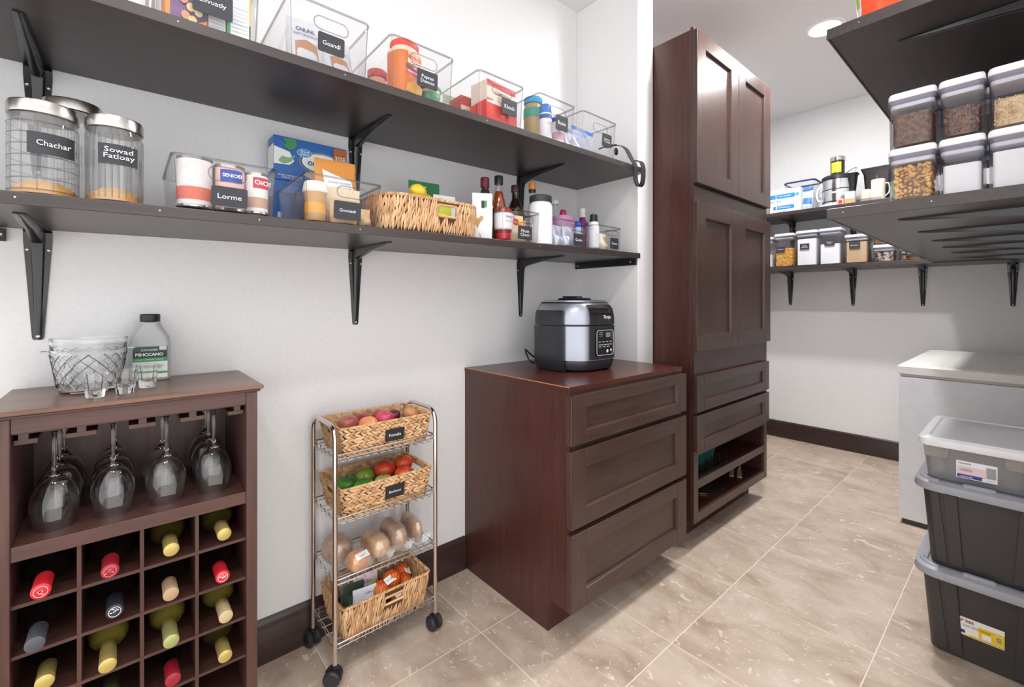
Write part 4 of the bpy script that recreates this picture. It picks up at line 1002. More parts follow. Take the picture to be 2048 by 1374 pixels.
# wine bottles, neck towards the room
def wine_bottle(label, cap_end, glassmat, capmat, toplogo=None, yaw=0.0, seal=None):
    x, y, z = cap_end
    t = thing('wine_bottle', label, 'wine bottle', (x, y, z), yaw, 'wine bottles lying in the rack')
    L_ = 0.285
    M_ = Matrix.Rotation(-PI / 2, 4, 'Y')     # lathe axis z -> -x
    MB().lathe([(0.0135, 0.0), (0.0135, 0.078), (0.0165, 0.088), (0.026, 0.1), (0.0345, 0.116), (0.0365, 0.13), (0.0365, L_ - 0.006), (0.034, L_)], 28).xf(M_).build('bottle', glassmat, t)
    MB().lathe([(0.001, -0.0015), (0.0118, -0.0015), (0.0145, 0.0003), (0.0147, 0.004), (0.0142, 0.006), (0.0147, 0.008), (0.0147, 0.012), (0.0142, 0.014), (0.0142, 0.056), (0.0136, 0.057)], 24, cap1=False).xf(M_).build('capsule', capmat, t)
    if toplogo:
        lg = MB()
        for k in range(9):
            a = random.random() * 6.28; rr_ = random.uniform(0.0, 0.007)
            lg.box(0.0014, 0.0022, rr_ * math.cos(a) - 0.0016, rr_ * math.cos(a) + 0.0016, rr_ * math.sin(a) - 0.0009, rr_ * math.sin(a) + 0.0009)
        lg.lathe([(0.0095, 0), (0.0105, 0.0005), (0.0105, 0.0008), (0.0095, 0.0008)], 20, closed=True)
        o = MB(); o.v, o.f = lg.v, lg.f
        ring = MB().lathe([(0.0095, -0.0022), (0.0105, -0.0022), (0.0105, -0.0015), (0.0095, -0.0015)], 20, closed=True).xf(M_)
        lg2 = MB()
        for k in range(10):
            a = random.random() * 6.28; rr_ = random.uniform(0.0, 0.0075)
            lg2.box(0.0014, 0.0021, rr_ * math.cos(a) - 0.0018, rr_ * math.cos(a) + 0.0018, rr_ * math.sin(a) - 0.0008, rr_ * math.sin(a) + 0.0008)
        ring.add(lg2.v, lg2.f)
        e = ring.build('emblem', toplogo, t); e['kind'] = 'stuff'
    return t
OLIVE = col(138, 128, 56, rough=0.06, coat=1.0, trans=0.25); BLKB = col(14, 12, 13, rough=0.06, coat=1.0); OLIVD = col(84, 74, 32, rough=0.06, coat=1.0, trans=0.15)
GOLD = col(196, 176, 104, rough=0.35, metal=0.5); REDC = col(196, 34, 46, rough=0.35); SLATE = col(74, 76, 84, rough=0.4); TANC = col(176, 146, 112, rough=0.4); GRNC = col(170, 172, 110, rough=0.4, metal=0.4); WREDC = col(150, 30, 44, rough=0.35)
zr = (0.5665 + 0.037, 0.4675 + 0.037, 0.3675 + 0.037, 0.2705 + 0.037)
rn = ('top row', 'second row', 'third row', 'lowest visible row')
cn = ('leftmost cubby', 'second cubby from the left', 'third cubby from the left', 'rightmost cubby')
for r_, c_, x, y, g_, cm, lg, nm in ((0, 0, .372, -.12, BLKB, REDC, col(240, 180, 180), 'dark wine bottle with bright red embossed capsule'), (0, 1, .372, -.02, BLKB, WREDC, col(220, 120, 130), 'dark wine bottle with dull red capsule'),
    (0, 2, .355, .083, OLIVD, GOLD, None, 'olive wine bottle with plain gold cap'), (0, 3, .354, .185, OLIVD, GOLD, None, 'olive wine bottle with gold cap'),
    (1, 0, .372, -.128, BLKB, SLATE, None, 'dark wine bottle with slate grey capsule'), (1, 1, .349, -.013, BLKB, col(40, 42, 52), col(230, 230, 230), 'navy-capped wine bottle with white emblem'),
    (1, 2, .357, .082, BLKB, TANC, None, 'dark wine bottle with tan capsule'), (1, 3, .358, .181, BLKB, REDC, col(250, 200, 200), 'dark wine bottle with red capsule and pale crest'),
    (2, 0, .338, -.118, BLKB, GOLD, None, 'dark wine bottle with long gold capsule'), (2, 1, .365, -.024, OLIVE, GOLD, None, 'big olive green gold-capped wine bottle'),
    (2, 2, .368, .082, OLIVE, GRNC, None, 'olive wine bottle with green-gold cap'), (2, 3, .356, .188, OLIVE, col(190, 170, 130, rough=0.3), None, 'olive wine bottle with clear-topped cork'),
    (3, 2, .354, .086, BLKB, WREDC, None, 'dark wine bottle with wine-red capsule'), (3, 3, .353, .187, OLIVD, GOLD, None, 'dark olive wine bottle with gold cap'), (3, 1, .315, -.02, OLIVD, col(60, 66, 40), None, 'green bottle pushed back')):
    wine_bottle('%s in the %s, %s' % (nm, rn[r_], cn[c_]), (x, y, zr[r_] - 0.0002), g_, cm, lg)

# crystal bucket, shot glasses, silver bottle on the rack top
ZT = 0.9525
def crystal_bucket():
    t = thing('ice_bucket', 'cut crystal ice bucket with diamond pattern on the wine rack', 'ice bucket', (0.145, -0.06, ZT), 0.0)
    n = 48; rings = []
    prof = [(0.050, 0), (0.054, 0.003), (0.055, 0.008)] + [(0.0555 + 0.012 * i / 12, 0.010 + 0.078 * i / 12) for i in range(13)] + [(0.0685, 0.092), (0.0700, 0.096), (0.0685, 0.100), (0.0690, 0.122), (0.0705, 0.1255)]
    for r, z in prof:
        ring = []
        for i in range(n):
            a = 2 * PI * i / n
            e = 0.0
            if 0.010 <= z <= 0.089:
                u = a * 16 / (2 * PI); v = (z - 0.010) / 0.013
                f1 = abs(((u + v / 2) % 1) - 0.5); f2 = abs(((u - v / 2) % 1) - 0.5)
                e = -0.0022 * max(0, 1 - min(f1, f2) * 7)
            ring.append(((r + e) * math.cos(a), (r + e) * math.sin(a), z))
        rings.append(ring)
    for r, z in ((0.0665, 0.1255), (0.0645, 0.10), (0.0515, 0.008), (0.001, 0.0075)):
        rings.append([(r * math.cos(2 * PI * i / n), r * math.sin(2 * PI * i / n), z) for i in range(n)])
    MB().loft(rings).build('bucket', CRYSTAL, t, sharp=25)
    # cut facets: raised ridges of the diamond pattern
    for k in range(2):
        rd = MB()
        for j in range(16):
            path = []
            for i in range(9):
                z = 0.011 + 0.078 * i / 8
                a = 2 * PI * (j / 16) + (1 if k else -1) * (i / 8) * 2 * PI * 3 / 16
                r = 0.0565 + 0.012 * i / 8
                path.append((r * math.cos(a), r * math.sin(a), z))
            rd.tube(path, 0.0011, 4)
        o = rd.build('cut_pattern', thin_clear('crystal_cut', (0.62, 0.63, 0.64), 1.6, 0.08, 4.0), t); o['kind'] = 'stuff'
    for s in (-1, 1):
        MB().box(-0.012, 0.012, s * 0.067, s * 0.083, 0.094, 0.098).build('handle_lug', CRYSTAL, t, bevel=0.0015)
crystal_bucket()
for k, (x, y) in enumerate(((0.272, -0.046), (0.258, 0.004), (0.195, 0.046))):
    g = MB(); n = 10
    g.zloft([(circ(0.0155, n), 0), (circ(0.0165, n), 0.003), (circ(0.018, n), 0.015), (circ(0.0228, n), 0.055), (circ(0.0212, n), 0.055), (circ(0.0158, n), 0.018), (circ(0.001, n), 0.015)])
    o = g.build('shot_glass', GLASS, None, sharp=20); o.location = (x, y, ZT); o.rotation_euler = (0, 0, 0.3 * k)
    tag(o, 'faceted shot glass, %s of the three on the wine rack' % ('leftmost and nearest', 'middle one', 'rightmost')[k], 'shot glass', 'shot glasses on the wine rack')
t = thing('cleaner_bottle', 'grey flat-sided bottle with black cap and green garden label on the wine rack', 'bottle', (0.062, 0.056, ZT), R90 - 0.08)
SILVP = col(176, 176, 178, rough=0.35)
MB().zloft([(rr(0.080, 0.046, 0.01, 4), 0), (rr(0.086, 0.052, 0.012, 4), 0.004), (rr(0.088, 0.054, 0.012, 4), 0.098), (rr(0.080, 0.05, 0.014, 4), 0.118), (rr(0.046, 0.042, 0.018, 4), 0.150), (rr(0.044, 0.04, 0.0195, 4), 0.158)]).build('body', SILVP, t, sharp=30)
MB().lathe([(0.021, 0.156), (0.022, 0.158), (0.022, 0.176), (0.02, 0.178)], 32).build('cap', BLACKP, t)
decals(t, 0.086, 0.1, lambda x, z: -0.0272, [('r', .1, .94, .08, .92, col(226, 230, 228), 'paper_label'), ('r', .1, .94, .52, .92, col(40, 80, 60)), ('r', .1, .94, .52, .62, col(40, 150, 80)), ('r', .12, .9, .64, .78, col(30, 26, 28)), ('r', .1, .94, .2, .25, col(50, 160, 90)), ('t', 'PSHCCANO', .5, .71, .68, .10, WHT, 0.03), ('t', 'GAONNIR', .5, .83, .4, .05, WHT), ('t', 'OTUNE GORSENN, E KIACK', .5, .57, .7, .05, WHT), ('r', .74, .92, .82, .92, col(200, 206, 210)), ('t', 'PHONS OUNORDATED BNDESOA\nSRSACT PURBEAD BRACROSAC\nSOTEG MOREHCAIN HORC', .5, .38, .7, .18, TXT)])

# ================================================================ ROLLING CART
t = thing('rolling_cart', 'chrome four-tier rolling wire cart with black casters', 'cart')
CX0, CX1, CY0, CY1, CT = 0.035, 0.242, 0.487, 0.838, 0.782
CHR = col(214, 204, 198, rough=0.14, metal=1.0, var=0.0)
for y in (CY0, CY1):
    path = [(CX0, y, 0.056)] + [(CX0, y, 0.3), (CX0, y, CT - 0.045)]
    for k in range(1, 6):
        a = PI - PI / 2 * k / 5
        path.append((CX0 + 0.045 + 0.045 * math.cos(a), y, CT - 0.045 + 0.045 * math.sin(a)))
    for k in range(0, 6):
        a = PI / 2 - PI / 2 * k / 5
        path.append((CX1 - 0.045 + 0.045 * math.cos(a), y, CT - 0.045 + 0.045 * math.sin(a)))
    path += [(CX1, y, 0.3), (CX1, y, 0.056)]
    MB().tube(path, 0.0075, 12).build('frame_hoop', CHR, t)
WIRE = col(206, 202, 200, rough=0.2, metal=1.0, var=0.0)
tiers = (0.694, 0.500, 0.313, 0.118)
for z in tiers:
    w = MB()
    x0, x1, y0, y1, zb = CX0 + 0.002, CX1 - 0.001, CY0 + 0.004, CY1 - 0.004, z - 0.026
    for zz, r in ((z, 0.0026), (z - 0.013, 0.0013)):
        w.tube([(x0, y0, zz), (x1, y0, zz), (x1, y1, zz), (x0, y1, zz)], r, 6, closed=True)
    for i in range(13):
        y = y0 + 0.014 + (y1 - y0 - 0.028) * i / 12
        w.tube([(x0 - 0.001, y, z), (x0 + 0.004, y, zb), (x1 - 0.004, y, zb), (x1 + 0.001, y, z)], 0.0012, 5)
    for i in range(5):
        x = x0 + 0.02 + (x1 - x0 - 0.04) * i / 4
        w.tube([(x, y0 - 0.001, z), (x, y0 + 0.004, zb - 0.002), (x, y1 - 0.004, zb - 0.002), (x, y1 + 0.001, z)], 0.0013, 5)
    o = w.build('wire_tier', WIRE, t); o['kind'] = 'stuff'
for x, y, a in ((CX0, CY0, 0.2), (CX1, CY0, 0.9), (CX0, CY1, -0.3), (CX1, CY1, 0.1)):
    c = MB().lathe([(0.008, 0.050), (0.008, 0.062)], 12).build('caster', BLACKP, t)
    c.location = (x, y, 0); c.rotation_euler = (0, 0, a)
    for s in (-1, 1):
        MB().lathe([(0.001, s * 0.006), (0.0245, s * 0.006), (0.0255, s * 0.009), (0.0255, s * 0.017), (0.021, s * 0.0215), (0.001, s * 0.022)], 24).xf(Matrix.Translation((-0.006, 0, 0.0258)) @ Matrix.Rotation(PI / 2, 4, 'X')).build('wheel', col(38, 38, 42, rough=0.45), c)
    hood = [(0.027 * math.cos(q), 0.0258 + 0.0285 * math.sin(q)) for q in [PI * k / 10 for k in range(-1, 9)]]
    hood += [(0.020 * math.cos(q), 0.0258 + 0.020 * math.sin(q)) for q in [PI * k / 10 for k in range(8, -2, -1)]]
    MB().prism([(px - 0.006, pz) for px, pz in hood], -0.005, 0.005).build('hood', BLACKP, c)

# baskets on the cart
ycart = (CY0 + CY1) / 2
def cart_loc(z, dx=0.0): return (0.137 + dx, ycart + 0.004, z)
bz = [z - 0.0245 for z in tiers]
basket('woven basket of fruit on the top cart tier, labelled Fomale', cart_loc(bz[0]), R90, 0.320, 0.198, 0.103, 0.12, 'h', [('x', 0.0, 0.058, 0.088, 0.045)], 'woven baskets', 0.014, 9, 0.024, ('Fomale', 0.02, 0.052, 0.068, 0.042))
basket('woven basket of vegetables on the second cart tier, labelled Bonhoto', cart_loc(bz[1]), R90, 0.320, 0.198, 0.108, 0.12, 'h', [('x', 0.0, 0.06, 0.092, 0.045)], 'woven baskets', 0.014, 9, 0.024, ('Bonhoto', 0.02, 0.058, 0.068, 0.044))
basket('deep woven basket with net bags of oranges on the lowest cart tier', cart_loc(bz[3], 0.0), R90, 0.312, 0.196, 0.118, 0.14, 'v', [('f', 0.02, 0.068, 0.092, 0.035)], 'woven baskets', 0.016, 5, 0.024)

def fruit(name, label, cat, c, rx, ry, rz_, mat, dim=0.0, stem=None):
    m = MB()
    n, k = 20, 12
    rings = []
    for j in range(k + 1):
        u = PI * max(0.02, min(k - 0.02, j)) / k
        s, q = math.sin(u), -math.cos(u)
        f = 1 - dim * math.exp(-((1 - q) * 4) ** 2)
        rings.append([(c[0] * 0 + rx * s * math.cos(2 * PI * i / n), ry * s * math.sin(2 * PI * i / n), rz_ * q * f) for i in range(n)])
    m.loft(rings)
    if stem is None:
        o = m.build(name, mat, None, sharp=80); o.location = c; o.rotation_euler = (random.uniform(-.3, .3), random.uniform(-.3, .3), random.random() * 6)
    else:
        o = thing(name, label, cat, c); m.build('skin', mat, o, sharp=80)
        MB().tube([(0, 0, rz_ * 0.8), (0.002, 0.001, rz_ + 0.008)], [0.003, 0.002], 6).build('stem', stem, o)
    return tag(o, label, cat)
def mottled(name, a, b, scale=18, rough=0.35):
    key = ('mot', name)
    if key in _mats: return _mats[key]
    m, N, L, p = base_mat(name)
    tc = N.new('ShaderNodeTexCoord'); nz = N.new('ShaderNodeTexNoise'); nz.inputs['Scale'].default_value = scale; nz.inputs['Detail'].default_value = 4
    r = N.new('ShaderNodeValToRGB'); r.color_ramp.elements[0].position = 0.38; r.color_ramp.elements[1].position = 0.62
    r.color_ramp.elements[0].color = S(*a); r.color_ramp.elements[1].color = S(*b)
    L.new(tc.outputs['Object'], nz.inputs['Vector']); L.new(nz.outputs['Fac'], r.inputs['Fac']); L.new(r.outputs['Color'], p.inputs['Base Color'])
    p.inputs['Roughness'].default_value = rough
    _mats[key] = m
    return m
f0 = bz[0] + 0.008
MANGO = mottled('mango_skin', (150, 60, 60), (176, 112, 92)); PEACH = mottled('peach_skin', (224, 130, 84), (232, 160, 110)); MAG = mottled('magenta_skin', (176, 36, 70), (206, 80, 110)); PLUM = mottled('plum_skin', (60, 16, 34), (120, 36, 54)); POT = mottled('tan_skin', (176, 112, 66), (206, 148, 98), 30); REDF = mottled('red_apple', (150, 34, 40), (180, 70, 60))
for nm, lab, x, y, z, r, mt in (('mango', 'dusky red mango at the left of the fruit basket', 0.135, 0.568, 0.062, 0.034, MANGO), ('peach', 'orange peach at the front of the fruit basket', 0.185, 0.616, 0.060, 0.032, PEACH), ('mango', 'darker red mango between the left mango and the peach', 0.105, 0.632, 0.055, 0.030, REDF), ('apple', 'magenta apple in the middle of the fruit basket', 0.165, 0.684, 0.066, 0.032, MAG),
                          ('plum', 'small red plum behind the magenta apple', 0.095, 0.697, 0.060, 0.025, REDF), ('plum', 'dark purple plum beside the red plum', 0.122, 0.738, 0.060, 0.024, PLUM), ('potato', 'tan round potato at the right of the fruit basket', 0.158, 0.786, 0.064, 0.028, POT)):
    fruit(nm, lab, nm, (x, y, f0 + z + 0.016), r * 1.05, r, r * 0.95, mt, 0.1)
for lab, x, y, mt in (('small apple low in the fruit basket under the mangoes', 0.155, 0.60, REDF), ('small apple low in the fruit basket under the plums', 0.13, 0.70, MANGO), ('small apple low in the fruit basket under the tan potato', 0.14, 0.765, MANGO)):
    fruit('apple', lab, 'apple', (x, y, f0 + 0.026), 0.024, 0.024, 0.022, mt, 0.1)
f1 = bz[1] + 0.008
GRNP = mottled('green_pepper', (44, 112, 32), (86, 150, 52)); GRNL = mottled('lime_skin', (112, 140, 44), (150, 170, 70)); TOM = mottled('tomato_skin', (196, 52, 30), (214, 86, 40)); CHAY = mottled('chayote_skin', (150, 160, 90), (176, 184, 116))
for nm, lab, x, y, z, r, mt, d in (('green_pepper', 'green pepper at the far left of the vegetable basket', 0.13, 0.566, 0.055, 0.034, GRNP, .25), ('green_pepper', 'bright green pepper at the front left of the vegetable basket', 0.188, 0.600, 0.055, 0.034, GRNP, .25), ('lime', 'lime green fruit behind the peppers', 0.12, 0.632, 0.062, 0.032, GRNL, .05),
                             ('chayote', 'pale green chayote in the middle front of the vegetable basket', 0.188, 0.668, 0.055, 0.030, CHAY, .2), ('tomato', 'orange-red tomato in the middle of the vegetable basket', 0.125, 0.702, 0.072, 0.036, TOM, .1), ('tomato', 'highest red tomato at the back of the vegetable basket', 0.125, 0.775, 0.078, 0.032, TOM, .1), ('tomato', 'red tomato at the front right of the vegetable basket', 0.184, 0.744, 0.062, 0.031, TOM, .1)):
    fruit(nm, lab, nm.replace('_', ' '), (x, y, f1 + z + 0.014), r, r * 1.05, r * 0.92, mt, d, stem=col(70, 100, 40) if nm != 'lime' else None)
for lab, x, y in (('potato at the bottom of the vegetable basket under the tomatoes', 0.14, 0.735), ('potato at the bottom of the vegetable basket under the peppers', 0.14, 0.63)):
    fruit('potato', lab, 'potato', (x, y, f1 + 0.020), 0.03, 0.026, 0.019, POT)

# bread in film bags on the third tier
def bread(label, x, y, z, lx, ly, lz, rz, mat, tag_=None):
    t = thing('bagged_bread', label, 'bread', (x, y, z), rz, 'bagged bread on the third cart tier')
    n, k = 32, 20; r1 = []; r2 = []
    for j in range(k + 1):
        u = -1 + 2 * max(0.03, min(k - 0.03, j)) / k
        prof = (1 - abs(u) ** 4.5) ** 0.5
        sq = lambda c_: math.copysign(abs(c_) ** 0.72, c_)
        a, b = [], []
        for i in range(n):
            q = 2 * PI * i / n
            cy, cz = sq(math.cos(q)), sq(math.sin(q))
            zz = (cz if cz > 0 else cz * 0.62)
            crown = 1 + 0.06 * math.sin(9 * u) * max(0, cz)
            wob = 1.0 + (0.03 * math.sin(7 * q + 9 * u) + 0.025 * math.sin(11 * q - 13 * u)) * (1 if cz > -0.2 else 0.2)
            a.append((u * lx / 2 * 0.95, cy * ly / 2 * prof * 0.94, lz * 0.40 + zz * lz * 0.54 * prof * crown))
            b.append((u * lx / 2 * 1.05, cy * ly / 2 * 1.02 * prof * wob, lz * 0.41 + (zz * lz * 0.6) * prof * wob))
        r1.append(a); r2.append(b)
    MB().loft(r1).build('loaf', mat, t, sharp=80)
    MB().loft(r2).build('film_bag', FILM, t, sharp=80)
    # gathered bag tail
    MB().loft([[(lx / 2 * (1.0 + 0.18 * s), (0.01 + 0.026 * s) * math.cos(q) * (1 + .2 * math.sin(4 * q)), lz * 0.42 + (0.008 + 0.014 * s) * math.sin(q)) for q in [2 * PI * i / 12 for i in range(12)]] for s in (0, 0.5, 1)], cap0=False, cap1=False).build('bag_tail', FILM, t, sharp=80)
    if tag_:
        w, h, txt = tag_
        o = MB().box(-0.0006, 0.0006, -w / 2, w / 2, -h / 2, h / 2).build('bag_label', WHT, t, bevel=0)
        o.location = (lx * 0.34, 0, lz * 0.86); o.rotation_euler = (0, -0.9, 0)
        text(o, txt, w * 0.6, h * 0.25, (0.0012, 0, 0), TXT, rot=(PI / 2, 0, PI / 2))
    return t
BR1 = mottled('brown_crust', (172, 122, 80), (206, 162, 120), 40, 0.6); BR2 = mottled('golden_crust', (210, 146, 78), (236, 194, 136), 14, 0.5); BR3 = mottled('orange_bun', (226, 138, 52), (240, 170, 92), 14, 0.45)
zb3 = bz[2] + 0.003
bread('dark loaf in clear film at the left of the bread tier', 0.098, 0.545, zb3, 0.10, 0.085, 0.085, 0.1, BR1)
bread('orange-crusted bun in film with a white paper band', 0.190, 0.580, zb3, 0.062, 0.075, 0.062, 0.25, BR3, (0.045, 0.02, 'SOAP FOOD'))
bread('golden round roll in film in the middle of the bread tier', 0.14, 0.660, zb3, 0.13, 0.070, 0.075, 0.1, BR2)
bread('long brown loaf in film, third from the left', 0.13, 0.731, zb3, 0.15, 0.060, 0.09, 0.03, BR1)
bread('long brown loaf in film at the right end of the bread tier', 0.13, 0.803, zb3, 0.14, 0.036, 0.09, 0.0, BR1)

# bottom basket contents
f3 = bz[3] + 0.008
def net_bag(label, x, y, z, n_or, sc, rz):
    t = thing('net_bag', label, 'net bag', (x, y, z), rz, 'net bags of oranges')
    R = 0.034 * sc
    OR = mottled('orange_skin', (226, 112, 26), (240, 140, 50), 30, 0.45)
    NET = col(190, 66, 20, rough=0.5)
    for k in range(n_or):
        c = Vector((0.0, (k - (n_or - 1) / 2) * R * 1.5, R + (0.012 if k % 2 else 0)))
        o = MB().sphere(c, R * 0.93, R * 0.93, R * 0.93, 16, 10).build('orange', OR, t, sharp=80)
        nt = MB()
        for q in range(14):
            for sg in (-1, 1):
                path = []
                for j in range(9):
                    th_ = PI * (0.06 + 0.88 * j / 8); ph = 2 * PI * q / 14 + sg * j * 0.16
                    path.append(tuple(c + Vector((math.sin(th_) * math.cos(ph), math.sin(th_) * math.sin(ph), math.cos(th_))) * (R * 0.955)))
                nt.tube(path, 0.0008, 3)
        e = nt.build('netting', NET, o); e['kind'] = 'stuff'
    lb = MB().box(-0.012, 0.012, -0.02, 0.02, -0.0006, 0.0006).build('paper_tag', WHT, t)
    lb.location = (R * 0.55, 0.0, R * 1.86 + 0.002); lb.rotation_euler = (0.05, 0.55, 0)
    text(lb, 'SUATORA', 0.03, 0.006, (0, 0, 0.0012), TXT, rot=(0, 0, PI / 2))
    return t
net_bag('net bag of oranges with a white tag in the middle of the lowest basket', 0.168, 0.688, f3 + 0.047, 2, 0.95, 0.3)
net_bag('net bag of oranges at the right end of the lowest basket', 0.135, 0.768, f3 + 0.035, 2, 0.8, 1.3)
net_bag('net bag of oranges low behind the handle hole of the lowest basket', 0.19, 0.728, f3 + 0.004, 2, 0.62, 0.1)
pouch('snack_bag', 'dark green bag at the left of the lowest cart basket', 'bag', (0.14, 0.588, f3), R90, 0.07, 0.03, 0.115, col(60, 76, 62), [('r', .2, .8, .4, .7, col(90, 110, 90))], lean=0.05, wob=0.003)
pouch('snack_bag', 'pink and white bag leaning in the lowest cart basket', 'bag', (0.135, 0.632, f3), R90, 0.085, 0.03, 0.125, col(190, 110, 124), [('r', 0, 1, .55, 1, col(226, 206, 214)), ('t', 'mile', .5, .8, .4, .1, PUR)], lean=0.1, wob=0.002)
pouch('snack_bag', 'white bag with purple print in front in the lowest cart basket', 'bag', (0.185, 0.608, f3), R90 - 0.1, 0.08, 0.03, 0.112, col(222, 226, 236), [('p', [(0, .5), (1, .72), (1, .56), (0, .34)], col(150, 160, 190)), ('t', 'rolkuva', .7, .84, .4, .1, TXB), ('t', 'OURBANORS', .4, .6, .6, .07, PUR), ('r', 0, 1, 0, .25, RED)], lean=0.12, wob=0.002)
pouch('snack_bag', 'yellow-green bag between the white bag and the oranges', 'bag', (0.165, 0.652, f3 + 0.001), R90 + 0.5, 0.04, 0.012, 0.11, col(170, 176, 60), [], lean=0.1)
pouch('snack_bag', 'clear crinkled bag at the back left of the lowest cart basket', 'bag', (0.095, 0.592, f3), R90, 0.07, 0.02, 0.13, ZIPF, [], wob=0.004)

# ================================================================ PRESSURE COOKER
t = thing('pressure_cooker', 'black and steel-blue pressure cooker with a control panel on the drawer cabinet', 'cooker', (0.302, 1.512, 0.8768), R90)
SHELL = col(168, 172, 184, rough=0.3, metal=0.7, var=0.01)
DKP = col(42, 43, 49, rough=0.32)
W0 = 0.315
def csec(z):
    """outline size at height z"""
    if z < 0.045: k = 0.90 + 0.10 * (z / 0.045) ** 0.6
    elif z < 0.2: k = 1.0
    else: k = max(0.3, (1 - max(0, (z - 0.2) / 0.098) ** 2.6)) ** 0.5 if z < 0.297 else 0.55
    return W0 * (k if z < 0.2 else (0.62 + 0.38 * k))
def patch(zs, xlim, off, side_, name, mat, parent, n=14):
    V, F = [], []
    for z in zs:
        w = csec(z) + 2 * off; r = w * 0.385
        for i in range(n + 1):
            a = -xlim + 2 * xlim * i / n
            flat = w / 2 - r
            y = -w / 2 if abs(a) <= flat else -(flat + math.sqrt(max(0, r * r - (abs(a) - flat) ** 2)))
            V.append((a, y, z) if side_ == 'front' else (y, -a, z))
    m = n + 1
    for j in range(len(zs) - 1):
        for i in range(n): F.append((j * m + i, j * m + i + 1, (j + 1) * m + i + 1, (j + 1) * m + i))
    k = len(V)
    V2 = [(x * 0.985, y * 0.985, z) for x, y, z in V]
    F += [tuple(k + q for q in reversed(f)) for f in F]
    for j in range(len(zs) - 1):
        F.append((j * m, (j + 1) * m, k + (j + 1) * m, k + j * m)); F.append((j * m + n, k + j * m + n, k + (j + 1) * m + n, (j + 1) * m + n))
    for i in range(n):
        F.append((i, k + i, k + i + 1, i + 1)); b_ = (len(zs) - 1) * m
        F.append((b_ + i, b_ + i + 1, k + b_ + i + 1, k + b_ + i))
    return MB().add(V + V2, F).build(name, mat, parent)
def cz(z0, z1, n): return [z0 + (z1 - z0) * i / n for i in range(n + 1)]
MB().zloft([(rr(csec(0) - 0.02, csec(0) - 0.02, 0.1, 8), 0), (rr(csec(0.01), csec(0.01), 0.11, 8), 0.008), (rr(csec(0.04), csec(0.04), 0.12, 8), 0.036), (rr(W0 - 0.006, W0 - 0.006, 0.12, 8), 0.046)]).build('base', DKP, t)
MB().zloft([(rr(csec(z), csec(z), csec(z) * 0.385, 8), z) for z in cz(0.046, 0.186, 4)]).build('body_shell', SHELL, t)
MB().zloft([(rr(W0 - 0.008, W0 - 0.008, 0.118, 8), 0.186), (rr(W0 - 0.008, W0 - 0.008, 0.118, 8), 0.194)]).build('lid_gap', BLACKP, t)
MB().zloft([(rr(csec(z), csec(z), csec(z) * 0.385, 8), z) for z in cz(0.194, 0.292, 14)]).build('lid', SHELL, t)
wt = csec(0.286)
MB().zloft([(rr(csec(0.281) + 0.004, csec(0.281) + 0.004, csec(0.281) * 0.39, 8), 0.281), (rr(wt, wt, wt * 0.39, 8), 0.2875), (rr(wt - 0.012, wt - 0.012, wt * 0.37, 8), 0.2925), (rr(0.17, 0.17, 0.08, 8), 0.2955)]).build('top_cover', DKP, t)
MB().lathe([(0.07, 0.295), (0.074, 0.299), (0.066, 0.304), (0.03, 0.305), (0.001, 0.305)], 28).build('vent_ring', BLACKP, t)
MB().box(-0.056, -0.006, -0.02, 0.02, 0.305, 0.312).build('vent_handle', BLACKP, t, bevel=0.003)
MB().lathe([(0.02, 0.305), (0.021, 0.309), (0.014, 0.3125), (0.001, 0.3125)], 20, c=(0.03, 0.005, 0)).build('vent_button', STEEL, t)
# side housing (left) and front column
patch(cz(0.002, 0.186, 8), 0.085, 0.014, 'side', 'side_housing', DKP, t)
patch(cz(0.19, 0.252, 6), 0.08, 0.013, 'side', 'lid_hinge_cover', DKP, t)
patch(cz(0.05, 0.188, 6), 0.082, 0.005, 'front', 'front_column', DKP, t)
patch(cz(0.192, 0.276, 10), 0.08, 0.005, 'front', 'lid_front', col(34, 32, 36, rough=0.12, coat=1.0), t)
yp = -(W0 / 2 + 0.0055)
cp = MB().prism([(x, z + 0.118) for x, z in rr(0.116, 0.108, 0.014, 5)], yp - 0.006, yp + 0.004).build('control_panel', col(26, 26, 30, rough=0.25), t)
MB().tube([(x, yp - 0.0065, z + 0.118) for x, z in rr(0.110, 0.102, 0.012, 5)], 0.0011, 5, closed=True).build('panel_border', col(214, 214, 220, rough=0.3), cp)
rect(cp, 'display', col(120, 134, 124, rough=0.2), 0.004, 0.034, 0.140, 0.160, yp - 0.006, 0.0008, 0.003)
mk = MB()
for zc in (0.160, 0.153, 0.146): 
    for xc in (-0.036, -0.028, -0.02): mk.box(xc - 0.0022, xc + 0.0022, yp - 0.0068, yp - 0.006, zc - 0.0009, zc + 0.0009)
for zc, wds in ((0.122, (-0.036, -0.012, 0.012, 0.036)), (0.110, (-0.036, -0.02, 0.0, 0.02, 0.038)), (0.102, (-0.034, -0.008, 0.018))):
    for xc in wds: mk.box(xc - 0.007, xc + 0.007, yp - 0.0068, yp - 0.006, zc - 0.0012, zc + 0.0012)
for xc in (0.045,):
    for zc in (0.16, 0.152, 0.144, 0.136): mk.box(xc - 0.0016, xc + 0.0016, yp - 0.0068, yp - 0.006, zc - 0.0012, zc + 0.0012)
e = mk.build('button_print', col(220, 220, 224), cp); e['kind'] = 'stuff'
MB().lathe([(0.0065, 0), (0.007, 0.0006), (0.001, 0.0008)], 16).xf(Matrix.Translation((0.014, yp - 0.006, 0.083)) @ Matrix.Rotation(PI / 2, 4, 'X')).build('start_button', col(220, 220, 222), cp)
MB().lathe([(0.005, 0), (0.0055, 0.0006), (0.001, 0.0008)], 16).xf(Matrix.Translation((0.038, yp - 0.006, 0.086)) @ Matrix.Rotation(PI / 2, 4, 'X')).build('power_button', col(220, 220, 222), cp)
